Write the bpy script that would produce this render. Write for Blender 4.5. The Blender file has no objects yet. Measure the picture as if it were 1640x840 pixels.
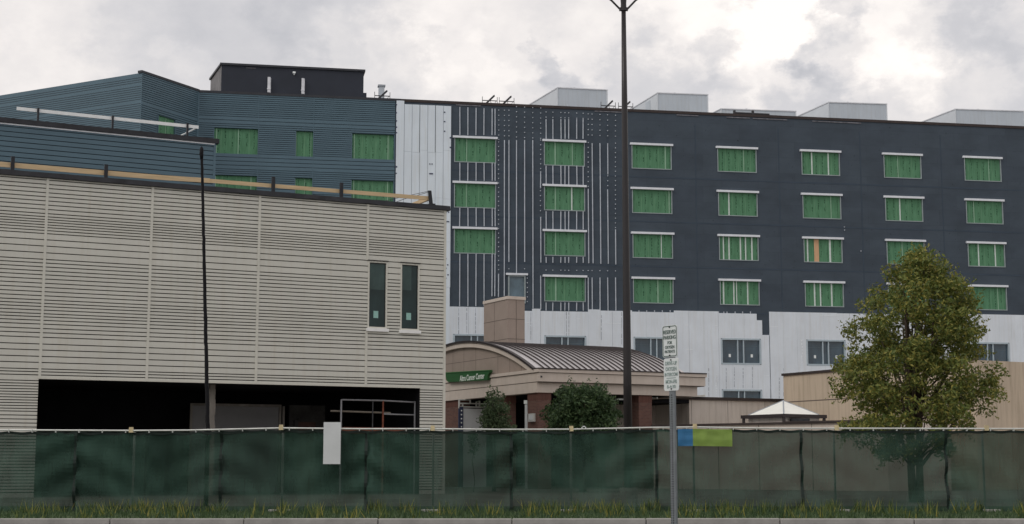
import bpy, math, random
from math import sin, cos, tan, radians as R, pi
from mathutils import Vector, noise

random.seed(11)
scene = bpy.context.scene
col = scene.collection

# ------------------------------------------------------------------ camera
EYE = 1.3            # eye height
FPX, PITCH = 2400.0, R(7.76)
cam_d = bpy.data.cameras.new('camera')
cam = bpy.data.objects.new('camera', cam_d)
col.objects.link(cam)
cam.location = (0, 0, EYE)
cam.rotation_euler = (pi / 2 + PITCH, 0, 0)
cam_d.sensor_width = 36.0
cam_d.lens = 36.0 * FPX / 1640.0
cam_d.clip_start = 0.5
cam_d.clip_end = 6000
scene.camera = cam
scene.render.resolution_x, scene.render.resolution_y = 1024, 524

# ------------------------------------------------------------------ light
SUN_EL, SUN_AZ = 42.0, 235.0       # azimuth clockwise from +Y: from the left, a little to the front
sun_d = bpy.data.lights.new('sun', 'SUN')
sun_d.energy = 0.75
sun_d.angle = R(25)
sun_d.color = (1.0, 0.96, 0.9)
sun = bpy.data.objects.new('sun', sun_d)
col.objects.link(sun)
sdir = Vector((sin(R(SUN_AZ)) * cos(R(SUN_EL)), cos(R(SUN_AZ)) * cos(R(SUN_EL)), sin(R(SUN_EL))))
sun.rotation_euler = sdir.to_track_quat('Z', 'Y').to_euler()

vs = scene.view_settings
scene.display_settings.display_device = 'sRGB'
vs.view_transform = 'Standard'
vs.look = 'None'
vs.exposure = 0.24
vs.gamma = 1.0
vs.use_curve_mapping = False

world = bpy.data.worlds.new('World')
scene.world = world
world.use_nodes = True


def ray(px, py):
    x = (px - 820) / FPX
    v = (420 - py) / FPX
    return Vector((x, cos(PITCH) - v * sin(PITCH), sin(PITCH) + v * cos(PITCH)))


def build_world():
    nt = world.node_tree
    N, L = nt.nodes, nt.links
    N.clear()
    out = N.new('ShaderNodeOutputWorld')
    sky = N.new('ShaderNodeTexSky')
    sky.sky_type = 'NISHITA'
    sky.sun_disc = False
    sky.sun_elevation = R(SUN_EL)
    sky.sun_rotation = R(SUN_AZ)
    bg1 = N.new('ShaderNodeBackground')
    bg1.inputs['Strength'].default_value = 0.08
    L.new(sky.outputs[0], bg1.inputs['Color'])
    tc = N.new('ShaderNodeTexCoord')

    def math_(op, a, b=None, clamp=False):
        n = N.new('ShaderNodeMath')
        n.operation = op
        n.use_clamp = clamp
        for i, v in enumerate((a, b)):
            if v is None:
                continue
            if isinstance(v, (int, float)):
                n.inputs[i].default_value = v
            else:
                L.new(v, n.inputs[i])
        return n.outputs[0]

    def noise_(vec, scale, detail, rough=0.55):
        n = N.new('ShaderNodeTexNoise')
        n.inputs['Scale'].default_value = scale
        n.inputs['Detail'].default_value = detail
        n.inputs['Roughness'].default_value = rough
        L.new(vec, n.inputs['Vector'])
        return n
    mp = N.new('ShaderNodeMapping')
    mp.inputs['Scale'].default_value = (1, 1, 1.45)
    L.new(tc.outputs['Generated'], mp.inputs['Vector'])
    # domain warp so that cloud edges curl
    w = noise_(mp.outputs[0], 17.0, 8.0, 0.62)
    sub = N.new('ShaderNodeVectorMath'); sub.operation = 'SUBTRACT'
    L.new(w.outputs['Color'], sub.inputs[0]); sub.inputs[1].default_value = (.5, .5, .5)
    sc = N.new('ShaderNodeVectorMath'); sc.operation = 'SCALE'
    L.new(sub.outputs[0], sc.inputs[0]); sc.inputs['Scale'].default_value = 0.115
    wd = N.new('ShaderNodeVectorMath'); wd.operation = 'ADD'
    L.new(tc.outputs['Generated'], wd.inputs[0]); L.new(sc.outputs[0], wd.inputs[1])
    big = noise_(mp.outputs[0], 5.0, 8.0, 0.6)
    fine = noise_(mp.outputs[0], 26.0, 6.0, 0.6)
    val = math_('ADD', 0.62, math_('MULTIPLY', math_('SUBTRACT', big.outputs['Fac'], .5), 0.40))
    val = math_('ADD', val, math_('MULTIPLY', math_('SUBTRACT', fine.outputs['Fac'], .5), 0.42))
    # the cloud banks of that day: direction, angular radius (px), weight
    banks = [
        (330, 20, 190, -.26), (520, 10, 120, -.2), (640, 90, 60, .06), (560, 70, 60, .08), (300, 130, 60, .12),
        (760, 60, 130, .14), (700, 20, 100, .1), (890, 85, 42, -.2), (910, 110, 48, -.22), (865, 135, 50, -.14), (945, 140, 50, -.12), (780, 120, 50, .12),
        (950, 40, 70, .1), (1120, 30, 110, .36), (1230, 70, 90, .36), (1290, 25, 70, .3), (1130, 85, 50, -.24),
        (1160, 120, 60, -.2), (1050, 125, 90, -.2), (1290, 150, 80, -.2), (1350, 100, 60, -.24), (1310, 90, 40, -.16),
        (1345, 20, 50, -.3), (1440, 50, 110, .3), (1540, 40, 80, -.22), (1500, 150, 90, .15), (1600, 120, 110, -.2),
        (640, 145, 60, -.1), (120, 80, 180, .12), (60, 160, 120, .1), (1180, 165, 50, .12), (1220, 175, 30, .1),
        (470, 130, 60, -.06),
    ]
    for px, py, rad, a in banks:
        d = ray(px, py).normalized()
        s = N.new('ShaderNodeVectorMath'); s.operation = 'DISTANCE'
        L.new(wd.outputs[0], s.inputs[0]); s.inputs[1].default_value = d
        m = N.new('ShaderNodeMapRange'); m.interpolation_type = 'SMOOTHSTEP'
        m.inputs['From Min'].default_value = rad * 1.15 / FPX
        m.inputs['From Max'].default_value = rad * 0.6 / FPX
        m.inputs['To Min'].default_value = 0
        m.inputs['To Max'].default_value = a * .8
        L.new(s.outputs['Value'], m.inputs['Value'])
        val = math_('ADD', val, m.outputs[0])
    cr = N.new('ShaderNodeValToRGB')
    e = cr.color_ramp.elements
    e[0].position = 0.12; e[0].color = (.44, .445, .475, 1)
    e[1].position = 1.0; e[1].color = (.96, .905, .86, 1)
    m = cr.color_ramp.elements.new(.45); m.color = (.585, .575, .59, 1)
    m = cr.color_ramp.elements.new(.72); m.color = (.755, .72, .705, 1)
    L.new(val, cr.inputs['Fac'])
    bg2 = N.new('ShaderNodeBackground')
    bg2.inputs['Strength'].default_value = 1.0
    L.new(cr.outputs[0], bg2.inputs['Color'])
    mix = N.new('ShaderNodeMixShader')
    mix.inputs['Fac'].default_value = 0.96
    L.new(bg1.outputs[0], mix.inputs[1]); L.new(bg2.outputs[0], mix.inputs[2])
    L.new(mix.outputs[0], out.inputs['Surface'])


build_world()


# ------------------------------------------------------------------ materials
def rgb(r, g, b):
    f = lambda c: (c / 255 / 12.92) if c <= 10 else ((c / 255 + .055) / 1.055) ** 2.4
    return (f(r), f(g), f(b), 1)


def mat(name, c, rough=.7, metal=0., var=.15, scale=3., stretch=(1, 1, 1), spec=.4, bump=0., bscale=40., streak=0., speck=0.):
    """principled with noise variation of the base colour, optional vertical stains, specks and bump"""
    m = bpy.data.materials.new(name)
    m.use_nodes = True
    nt = m.node_tree; N, L = nt.nodes, nt.links
    p = N['Principled BSDF']
    p.inputs['Roughness'].default_value = rough
    p.inputs['Metallic'].default_value = metal
    p.inputs['Specular IOR Level'].default_value = spec
    tc = N.new('ShaderNodeTexCoord')
    c = tuple(c[:3])

    def nz(scale, detail, st=(1, 1, 1)):
        mp = N.new('ShaderNodeMapping'); mp.inputs['Scale'].default_value = st
        L.new(tc.outputs['Object'], mp.inputs['Vector'])
        n = N.new('ShaderNodeTexNoise'); n.inputs['Scale'].default_value = scale
        n.inputs['Detail'].default_value = detail; n.inputs['Roughness'].default_value = .6
        L.new(mp.outputs[0], n.inputs['Vector'])
        return n.outputs['Fac']

    def ramp(fac, p0, p1, c0, c1):
        r = N.new('ShaderNodeValToRGB'); e = r.color_ramp.elements
        e[0].position = p0; e[1].position = p1
        e[0].color = (*c0, 1); e[1].color = (*c1, 1)
        L.new(fac, r.inputs['Fac'])
        return r.outputs['Color']

    def mul(a, b):
        x = N.new('ShaderNodeMix'); x.data_type = 'RGBA'; x.blend_type = 'MULTIPLY'
        x.inputs['Factor'].default_value = 1
        L.new(a, x.inputs['A']); L.new(b, x.inputs['B'])
        return x.outputs['Result']
    o = ramp(nz(scale, 5, stretch), .3, .7, tuple(v * (1 - var) for v in c), tuple(min(1, v * (1 + var)) for v in c))
    if streak:
        s = 1 - streak
        o = mul(o, ramp(nz(1.3, 5, (3.2, 3.2, .16)), .50, .72, (1, 1, 1), (s, s * .98, s * .95)))
        s = 1 - streak * .8
        o = mul(o, ramp(nz(5, 4, (3, 3, .1)), .55, .75, (1, 1, 1), (s, s * .98, s * .95)))
    if speck:
        s = 1 - speck
        o = mul(o, ramp(nz(3.2, 3), .66, .72, (1, 1, 1), (s, s, s)))
    L.new(o, p.inputs['Base Color'])
    if bump:
        b = N.new('ShaderNodeBump'); b.inputs['Strength'].default_value = bump; b.inputs['Distance'].default_value = .03
        L.new(nz(bscale, 4), b.inputs['Height']); L.new(b.outputs[0], p.inputs['Normal'])
    return m


def mat_board():
    """green gypsum sheathing: sheet joints and columns of dark printed writing (illegible at this range)"""
    m = bpy.data.materials.new('green_sheathing'); m.use_nodes = True
    nt = m.node_tree; N, L = nt.nodes, nt.links
    p = N['Principled BSDF']; p.inputs['Roughness'].default_value = .8; p.inputs['Specular IOR Level'].default_value = .2
    tc = N.new('ShaderNodeTexCoord'); oi = N.new('ShaderNodeObjectInfo')

    def M(op, a, b=None):
        n = N.new('ShaderNodeMath'); n.operation = op
        for i, v in enumerate((a, b)):
            if v is None: continue
            if isinstance(v, (int, float)): n.inputs[i].default_value = v
            else: L.new(v, n.inputs[i])
        return n.outputs[0]
    sx = N.new('ShaderNodeSeparateXYZ'); L.new(tc.outputs['Object'], sx.inputs[0])
    shift = M('MULTIPLY', oi.outputs['Random'], 7.0)
    xs = M('ADD', sx.outputs['X'], shift)
    # columns of print every 0.62 m
    fx = M('FRACT', M('MULTIPLY', xs, 1.61))
    colm = M('LESS_THAN', M('ABSOLUTE', M('SUBTRACT', fx, .5)), .085)
    cv = N.new('ShaderNodeCombineXYZ')
    L.new(M('MULTIPLY', xs, 13.0), cv.inputs[0]); L.new(M('MULTIPLY', sx.outputs['Z'], 5.0), cv.inputs[2])
    n1 = N.new('ShaderNodeTexNoise'); n1.inputs['Scale'].default_value = 1.0; n1.inputs['Detail'].default_value = 3
    L.new(cv.outputs[0], n1.inputs['Vector'])
    cv2 = N.new('ShaderNodeCombineXYZ')
    L.new(M('FLOOR', M('MULTIPLY', xs, 1.61)), cv2.inputs[0]); L.new(M('MULTIPLY', sx.outputs['Z'], .9), cv2.inputs[2])
    n2 = N.new('ShaderNodeTexNoise'); n2.inputs['Scale'].default_value = 1.7; n2.inputs['Detail'].default_value = 1
    L.new(cv2.outputs[0], n2.inputs['Vector'])
    ink = M('MULTIPLY', M('MULTIPLY', colm, M('GREATER_THAN', n1.outputs['Fac'], .5)), M('GREATER_THAN', n2.outputs['Fac'], .44))
    jt = M('LESS_THAN', M('ABSOLUTE', M('SUBTRACT', M('FRACT', M('MULTIPLY', xs, .82)), .5)), .018)
    nb = N.new('ShaderNodeTexNoise'); nb.inputs['Scale'].default_value = 1.6; nb.inputs['Detail'].default_value = 5
    mp = N.new('ShaderNodeMapping'); mp.inputs['Scale'].default_value = (3, 1, .6)
    L.new(tc.outputs['Object'], mp.inputs[0]); L.new(mp.outputs[0], nb.inputs['Vector'])
    r = N.new('ShaderNodeValToRGB'); e = r.color_ramp.elements
    e[0].position = .3; e[0].color = (.078, .195, .108, 1); e[1].position = .7; e[1].color = (.115, .27, .155, 1)
    L.new(nb.outputs['Fac'], r.inputs['Fac'])

    def mixc(f, a, c):
        x = N.new('ShaderNodeMix'); x.data_type = 'RGBA'
        L.new(f, x.inputs['Factor']); L.new(a, x.inputs['A']); x.inputs['B'].default_value = (*c, 1)
        return x.outputs['Result']
    o = mixc(M('MULTIPLY', jt, .5), r.outputs[0], (.20, .36, .22))
    o = mixc(M('MULTIPLY', ink, .85), o, (.02, .07, .035))
    L.new(o, p.inputs['Base Color'])
    return m


def mat_brick():
    m = bpy.data.materials.new('brick'); m.use_nodes = True
    nt = m.node_tree; N, L = nt.nodes, nt.links
    p = N['Principled BSDF']; p.inputs['Roughness'].default_value = .85
    tc = N.new('ShaderNodeTexCoord')
    sx = N.new('ShaderNodeSeparateXYZ'); L.new(tc.outputs['Object'], sx.inputs[0])
    a = N.new('ShaderNodeMath'); a.operation = 'ADD'; L.new(sx.outputs[0], a.inputs[0]); L.new(sx.outputs[1], a.inputs[1])
    cv = N.new('ShaderNodeCombineXYZ'); L.new(a.outputs[0], cv.inputs[0]); L.new(sx.outputs[2], cv.inputs[1])
    b = N.new('ShaderNodeTexBrick'); L.new(cv.outputs[0], b.inputs['Vector'])
    b.inputs['Color1'].default_value = (.145, .068, .05, 1); b.inputs['Color2'].default_value = (.10, .044, .035, 1)
    b.inputs['Mortar'].default_value = (.14, .105, .09, 1)
    b.inputs['Scale'].default_value = 1; b.inputs['Brick Width'].default_value = .22; b.inputs['Row Height'].default_value = .085
    b.inputs['Mortar Size'].default_value = .008
    L.new(b.outputs['Color'], p.inputs['Base Color'])
    return m


def mat_glass(name, tint, rough=.06, spec=.6):
    m = mat(name, tint, rough, 0, .35, 1.2, (1, 1, .6), spec)
    return m


def mat_leaf(name, c0, c1, c2):
    m = bpy.data.materials.new(name); m.use_nodes = True
    nt = m.node_tree; N, L = nt.nodes, nt.links
    p = N['Principled BSDF']; p.inputs['Roughness'].default_value = .55; p.inputs['Specular IOR Level'].default_value = .35
    g = N.new('ShaderNodeNewGeometry')
    r = N.new('ShaderNodeValToRGB'); e = r.color_ramp.elements
    e[0].color = (*c0, 1); e[1].color = (*c2, 1); k = e.new(.55); k.color = (*c1, 1)
    L.new(g.outputs['Random Per Island'], r.inputs[0])
    L.new(r.outputs[0], p.inputs['Base Color'])
    t = N.new('ShaderNodeBsdfTranslucent'); L.new(r.outputs[0], t.inputs['Color'])
    mx = N.new('ShaderNodeMixShader'); mx.inputs[0].default_value = .25
    L.new(p.outputs[0], mx.inputs[1]); L.new(t.outputs[0], mx.inputs[2])
    L.new(mx.outputs[0], N['Material Output'].inputs['Surface'])
    return m


M = {
    'membrane': mat('dark_membrane', (.055, .073, .095), .75, 0, .16, .35, (1, 1, 1.6), .3, .15, 6, 0, .55),
    'coping': mat('dark_coping', (.035, .038, .046), .5, 0, .2, 1, spec=.3),
    'browncap': mat('brown_coping', (.045, .034, .032), .6, 0, .2, 1, spec=.3),
    'bluesid': mat('blue_siding', (.086, .146, .186), .5, 0, .08, .5, (1, 1, 3), .35),
    'bluegroove': mat('blue_siding_joint', (.022, .038, .05), .7, 0, .1, 2),
    'white': mat('white_insulation', (.69, .765, .83), .55, 0, .05, .6, (1, 1, .5), .4, .1, 3, .06),
    'whitelow': mat('weathered_white_insulation', (.70, .755, .815), .6, 0, .06, .5, (1, 1, .8), .35, .12, 3, .07),
    'seam': mat('grey_joint', (.34, .37, .41), .8),
    'tape': mat('white_tape', (.9, .92, .95), .5, 0, .05),
    'furring': mat('galvanised_furring', (.50, .54, .60), .45, 0.1, .15, 2),
    'flash': mat('white_flashing', (.74, .77, .82), .45, 0, .06, 2),
    'frame': mat('grey_frame', (.30, .35, .36), .5, .2, .1, 3),
    'board': mat_board(),
    'strip': mat('white_board_strip', (.62, .70, .66), .8, 0, .1, 3),
    'strip_dim': mat('pale_green_strip', (.28, .45, .32), .8, 0, .1, 3),
    'plywood': mat('orange_plywood', (.62, .38, .22), .7, 0, .15, 2, (6, 1, .5)),
    'glass': mat_glass('blue_tinted_glass', (.035, .065, .09)),
    'glass2': mat_glass('dark_teal_glass', (.018, .036, .036), .08, .25),
    'glass2up': mat_glass('lighter_teal_glass', (.045, .078, .074), .1, .25),  # lighter tone for the upper part of the narrow panes
    'alu': mat('pale_aluminium', (.42, .50, .55), .45, .3, .08, 2),
    'paper': mat('paper_notice', (.82, .86, .86), .8, 0, .03),
    'tealpaper': mat('teal_paper_notice', (.30, .52, .47), .8, 0, .05),
    'beige': mat('beige_siding', (.60, .595, .54), .55, 0, .06, .35, (1, 1, 2), .35, 0, 1, .05),
    'groove': mat('beige_siding_joint', (.04, .038, .034), .9, 0, .1, 2),
    'beigetrim': mat('beige_trim', (.61, .60, .535), .55, 0, .06, 1),
    'sill': mat('white_sill', (.82, .82, .81), .5, 0, .05),
    'black': mat('black_membrane_edge', (.022, .023, .028), .55, 0, .35, 2, (1, 1, 1), .35, .5, 2),
    'void': mat('shade_black', (.012, .012, .014), .9, 0, .2, 1, spec=.1),  # near black; gloom of bay, canopy and overhang is put into the colour
    'door': mat('grey_roller_door', (.24, .24, .245), .6, 0, .08, 1),
    'concrete': mat('stained_concrete', (.26, .24, .215), .9, 0, .3, 2, (1, 1, .4), .2, .4, 10),
    'darkconc': mat('sooty_concrete', (.05, .048, .046), .9, 0, .5, 1.3),
    'browndoor': mat('brown_door', (.075, .035, .025), .6, 0, .2, 3),
    'steel': mat('galvanised_rail', (.28, .28, .295), .45, .5, .15, 3),
    'rust': mat('rusty_steel', (.16, .05, .028), .8, 0, .4, 6),
    'lumber': mat('raw_lumber', (.60, .45, .27), .75, 0, .14, 2, (.6, 6, 6)),
    'postblk': mat('black_post', (.012, .013, .018), .5, 0, .2, 3),
    'whiterail': mat('white_rail', (.80, .82, .82), .5, 0, .06),
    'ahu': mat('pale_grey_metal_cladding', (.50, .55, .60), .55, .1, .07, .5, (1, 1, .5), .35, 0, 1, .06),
    'ahu_lit': mat('lit_metal_cladding', (.60, .635, .67), .55, .1, .05, .7),  # lighter copy of the unit cladding: light from the left painted in
    'pent': mat('black_penthouse_cladding', (.025, .030, .043), .6, 0, .15, .5, spec=.3),
    'pentside': mat('lit_brown_grey_panel', (.16, .155, .16), .7, 0, .35, 1.2, (1, 1, 1)),  # brown-grey left face of the penthouse, side light painted into its tone
    'zinc': mat('bright_steel', (.62, .63, .66), .4, .4, .12, 3),
    'iron': mat('dark_scaffold_steel', (.055, .055, .06), .6, .3, .2, 3),
    'stucco': mat('tan_panel', (.32, .262, .225), .85, 0, .07, .8, (1, 1, 1), .25, .2, 12),
    'stuccolt': mat('light_tan_trim', (.58, .51, .45), .8, 0, .06, 1.0, (1, 1, 1), .25, .1, 12, .06),
    'stuccoline': mat('tan_joint_and_shade_line', (.13, .105, .09), .9),
    'tanwall': mat('stained_tan_wall', (.55, .455, .35), .85, 0, .10, .6, (1, 1, .3), .25, .2, 10, .26),
    'greywall': mat('weathered_tan_wall', (.64, .585, .53), .85, 0, .1, .6, (1, 1, .4), .25, .2, 10, .22),
    'roofmetal': mat('mauve_standing_seam_roof', (.56, .53, .53), .34, .45, .1, .6, (1, 1, 1), .5),
    'rib': mat('brown_seam', (.045, .036, .036), .5, .2, .1, 2),
    'brick': mat_brick(),
    'signgreen': mat('green_sign_face', (.028, .105, .032), .45, 0, .08, 2),
    'signtext': mat('pale_lettering', (.75, .80, .74), .5, 0, .02),
    'signwhite': mat('white_sign_sheet', (.66, .70, .69), .4, 0, .06, 6),
    'signink': mat('dark_green_ink', (.075, .12, .105), .5, 0, .1, 6),
    'signink2': mat('faded_green_ink', (.27, .35, .33), .5, 0, .1, 6),
    'lamppost': mat('black_painted_pole', (.016, .013, .014), .38, .1, .2, 1.5, spec=.5),
    'wrap': mat('black_wrapped_pole', (.006, .006, .008), .7, 0, .2, 5, bump=.6, bscale=12, spec=.2),
    'sky': mat('milky_skylight', (.80, .80, .74), .3, 0, .06, 1.5),
    'van': mat('white_trailer_side', (.60, .62, .63), .4, 0, .05),
    'vanblue': mat('dark_blue_frame', (.03, .04, .085), .5, 0, .1),
    'bark': mat('bark', (.085, .065, .05), .9, 0, .3, 8, (1, 1, .3), .2, .5, 20),
    'leafbush': mat_leaf('bush_leaf', (.024, .05, .019), (.05, .092, .035), (.10, .15, .06)),
    'leafsmall': mat_leaf('small_tree_leaf', (.042, .072, .034), (.085, .13, .062), (.15, .20, .10)),
    'leafautumn': mat_leaf('turning_leaf', (.075, .115, .028), (.165, .195, .045), (.32, .28, .065)),
    'screen': mat('green_fence_screen', (.030, .062, .047), .85, 0, .35, .7, (1, 1, .6), .15, .6, 3.5, .22),
    'pole': mat('pale_pipe', (.62, .63, .60), .45, .3, .15, 3),
    'clamp': mat('yellowish_clamp', (.55, .46, .28), .6, 0, .2, 6),
    'blue': mat('blue_banner_cloth', (.03, .15, .32), .6, 0, .1, 3),
    'lime': mat('lime_banner_cloth', (.20, .30, .06), .6, 0, .15, 3),
    'asphalt': mat('asphalt', (.052, .052, .054), .9, 0, .25, .6, bump=.4, bscale=30),
    'gravel': mat('gravel', (.19, .175, .155), .95, 0, .3, .8, bump=.5, bscale=12),
    'grass': mat('grass', (.050, .078, .026), .9, 0, .4, 1.5, bump=.8, bscale=20),
    'kerb': mat('kerb_concrete', (.33, .32, .30), .9, 0, .2, 2),
    'roofgrey': mat('roof_membrane', (.22, .22, .23), .9, 0, .15, .4),
}


nt_ = M['membrane'].node_tree; N_, L_ = nt_.nodes, nt_.links
bc_ = N_['Principled BSDF'].inputs['Base Color']; src_ = bc_.links[0].from_socket
tc_ = N_.new('ShaderNodeTexCoord'); sx_ = N_.new('ShaderNodeSeparateXYZ'); cv_ = N_.new('ShaderNodeCombineXYZ')
L_.new(tc_.outputs['Object'], sx_.inputs[0]); L_.new(sx_.outputs[0], cv_.inputs[0]); L_.new(sx_.outputs[2], cv_.inputs[1])
bk_ = N_.new('ShaderNodeTexBrick'); L_.new(cv_.outputs[0], bk_.inputs['Vector'])
bk_.inputs['Color1'].default_value = (1.06, 1.06, 1.05, 1); bk_.inputs['Color2'].default_value = (.93, .93, .94, 1); bk_.inputs['Mortar'].default_value = (.80, .80, .80, 1)
bk_.inputs['Scale'].default_value = 1; bk_.inputs['Brick Width'].default_value = 3.6; bk_.inputs['Row Height'].default_value = 1.5; bk_.inputs['Mortar Size'].default_value = .012
mm_ = N_.new('ShaderNodeMix'); mm_.data_type = 'RGBA'; mm_.blend_type = 'MULTIPLY'; mm_.inputs['Factor'].default_value = 1
L_.new(src_, mm_.inputs['A']); L_.new(bk_.outputs['Color'], mm_.inputs['B']); L_.new(mm_.outputs['Result'], bc_)


# ------------------------------------------------------------------ mesh helpers
class Frame:
    """a facade's own axes: x along it to the right, y away from the street, z up"""
    def __init__(s, ox, oy, yaw):
        s.o = Vector((ox, oy, 0)); s.yaw = R(yaw)
        s.ex = Vector((cos(s.yaw), sin(s.yaw), 0)); s.ey = Vector((-sin(s.yaw), cos(s.yaw), 0))

    def at(s, px, py, y=0.):
        """facade coordinates (x, z) of what the photo shows at a pixel, on the plane y"""
        d = ray(px, py)
        c = Vector((0, 0, EYE))
        t = ((s.o - c).dot(s.ey) + y) / d.dot(s.ey)
        p = c + d * t
        q = p - s.o
        return q.dot(s.ex), p.z

    def w(s, x, y, z=0.):
        return s.o + s.ex * x + s.ey * y + Vector((0, 0, z))


def ground_frame(px, D, yaw):
    d = ray(px, 747)
    return Frame(d.x / d.y * D, D, yaw)


class MB:
    def __init__(s): s.v, s.f, s.m = [], [], []

    def quad(s, a, b, c, d, mi=0):
        n = len(s.v); s.v += [tuple(a), tuple(b), tuple(c), tuple(d)]; s.f.append((n, n + 1, n + 2, n + 3)); s.m.append(mi)

    def tri(s, a, b, c, mi=0):
        n = len(s.v); s.v += [tuple(a), tuple(b), tuple(c)]; s.f.append((n, n + 1, n + 2)); s.m.append(mi)

    def box(s, x0, x1, y0, y1, z0, z1, mi=0):
        if x0 > x1: x0, x1 = x1, x0
        if y0 > y1: y0, y1 = y1, y0
        if z0 > z1: z0, z1 = z1, z0
        n = len(s.v)
        s.v += [(x, y, z) for z in (z0, z1) for x, y in ((x0, y0), (x1, y0), (x1, y1), (x0, y1))]
        for f in ((0, 3, 2, 1), (4, 5, 6, 7), (0, 1, 5, 4), (1, 2, 6, 5), (2, 3, 7, 6), (3, 0, 4, 7)):
            s.f.append(tuple(n + i for i in f)); s.m.append(mi)

    def prism_xz(s, pts, y0, y1, mi=0, mside=None):
        """polygon in x,z (counter-clockwise seen from -y) between y0 (front) and y1"""
        n = len(s.v); k = len(pts)
        s.v += [(x, y0, z) for x, z in pts] + [(x, y1, z) for x, z in pts]
        s.f.append(tuple(range(n, n + k))); s.m.append(mi)
        s.f.append(tuple(range(n + 2 * k - 1, n + k - 1, -1))); s.m.append(mi)
        for i in range(k):
            j = (i + 1) % k
            s.f.append((n + j, n + i, n + k + i, n + k + j)); s.m.append(mi if mside is None else mside)

    def prism_xy(s, pts, z0, z1, mi=0, mtop=None):
        n = len(s.v); k = len(pts)
        s.v += [(x, y, z0) for x, y in pts] + [(x, y, z1) for x, y in pts]
        s.f.append(tuple(range(n + k - 1, n - 1, -1))); s.m.append(mi)
        s.f.append(tuple(range(n + k, n + 2 * k))); s.m.append(mi if mtop is None else mtop)
        for i in range(k):
            j = (i + 1) % k
            s.f.append((n + i, n + j, n + k + j, n + k + i)); s.m.append(mi)

    def tube(s, pts, rad, seg=8, mi=0):
        """round bar through points; rad one number or one per point"""
        pts = [Vector(p) for p in pts]
        if not isinstance(rad, (list, tuple)): rad = [rad] * len(pts)
        n0 = len(s.v)
        for i, p in enumerate(pts):
            d = (pts[min(i + 1, len(pts) - 1)] - pts[max(i - 1, 0)]).normalized()
            a = d.cross(Vector((0, 0, 1)) if abs(d.z) < .9 else Vector((1, 0, 0))).normalized()
            b = d.cross(a)
            for k in range(seg):
                t = 2 * pi * k / seg
                s.v.append(tuple(p + (a * cos(t) + b * sin(t)) * rad[i]))
        for i in range(len(pts) - 1):
            for k in range(seg):
                k2 = (k + 1) % seg
                s.f.append((n0 + i * seg + k, n0 + (i + 1) * seg + k, n0 + (i + 1) * seg + k2, n0 + i * seg + k2)); s.m.append(mi)
        s.f.append(tuple(n0 + k for k in range(seg))); s.m.append(mi)
        e = n0 + (len(pts) - 1) * seg
        s.f.append(tuple(e + k for k in reversed(range(seg)))); s.m.append(mi)

    def course_wall(s, x0, x1, bands, holes=(), y=0., reveal=.25, mrev=0):
        """wall of horizontal courses (z0, z1, recess, material) with rectangular openings (x0,x1,z0,z1)"""
        xs = sorted(set([x0, x1] + [v for h in holes for v in h[:2] if x0 < v < x1]))
        zc = sorted(set([v for h in holes for v in h[2:4]]))
        bb = []
        for z0, z1, rec, mi in bands:
            cut = [z0] + [v for v in zc if z0 + 1e-5 < v < z1 - 1e-5] + [z1]
            bb += [(a, b, rec, mi) for a, b in zip(cut, cut[1:])]
        inside = lambda x, z: any(h[0] < x < h[1] and h[2] < z < h[3] for h in holes)
        for k, (z0, z1, rec, mi) in enumerate(bb):
            for xa, xb in zip(xs, xs[1:]):
                if inside((xa + xb) / 2, (z0 + z1) / 2): continue
                s.quad((xa, y + rec, z0), (xb, y + rec, z0), (xb, y + rec, z1), (xa, y + rec, z1), mi)
                if k + 1 < len(bb) and bb[k + 1][2] != rec:
                    r2 = bb[k + 1][2]
                    s.quad((xa, y + rec, z1), (xb, y + rec, z1), (xb, y + r2, z1), (xa, y + r2, z1), mrev)
        for hx0, hx1, hz0, hz1 in [h[:4] for h in holes] if reveal else ():
            a, b = y, y + reveal
            s.quad((hx0, a, hz0), (hx0, b, hz0), (hx0, b, hz1), (hx0, a, hz1), mrev)
            s.quad((hx1, b, hz0), (hx1, a, hz0), (hx1, a, hz1), (hx1, b, hz1), mrev)
            s.quad((hx0, b, hz0), (hx0, a, hz0), (hx1, a, hz0), (hx1, b, hz0), mrev)
            s.quad((hx0, a, hz1), (hx0, b, hz1), (hx1, b, hz1), (hx1, a, hz1), mrev)

    def build(s, name, mats, parent=None, smooth=False, bevel=0.):
        me = bpy.data.meshes.new(name)
        me.from_pydata(s.v, [], s.f)
        if not isinstance(mats, (list, tuple)): mats = [mats]
        for m in mats: me.materials.append(m)
        me.polygons.foreach_set('material_index', s.m)
        if smooth: me.polygons.foreach_set('use_smooth', [True] * len(s.f))
        me.update()
        o = bpy.data.objects.new(name, me)
        col.objects.link(o)
        if parent: o.parent = parent
        if bevel:
            b = o.modifiers.new('bevel', 'BEVEL'); b.width = bevel; b.segments = 2; b.limit_method = 'ANGLE'
        return o


def tag(o, label=None, cat=None, group=None, kind=None):
    for k, v in (('label', label), ('category', cat), ('group', group), ('kind', kind)):
        if v: o[k] = v
    return o


def thing(name, label, cat, loc=(0, 0, 0), yaw=0., group=None):
    o = bpy.data.objects.new(name, None); col.objects.link(o)
    o.empty_display_size = .3
    o.location = loc; o.rotation_euler = (0, 0, yaw)
    return tag(o, label, cat, group)


def fthing(name, label, cat, fr, group=None):
    return thing(name, label, cat, fr.o, fr.yaw, group)


def copy_tree(o, parent=None):
    c = o.copy(); col.objects.link(c); c.parent = parent
    for ch in list(o.children): copy_tree(ch, c)
    return c


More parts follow.
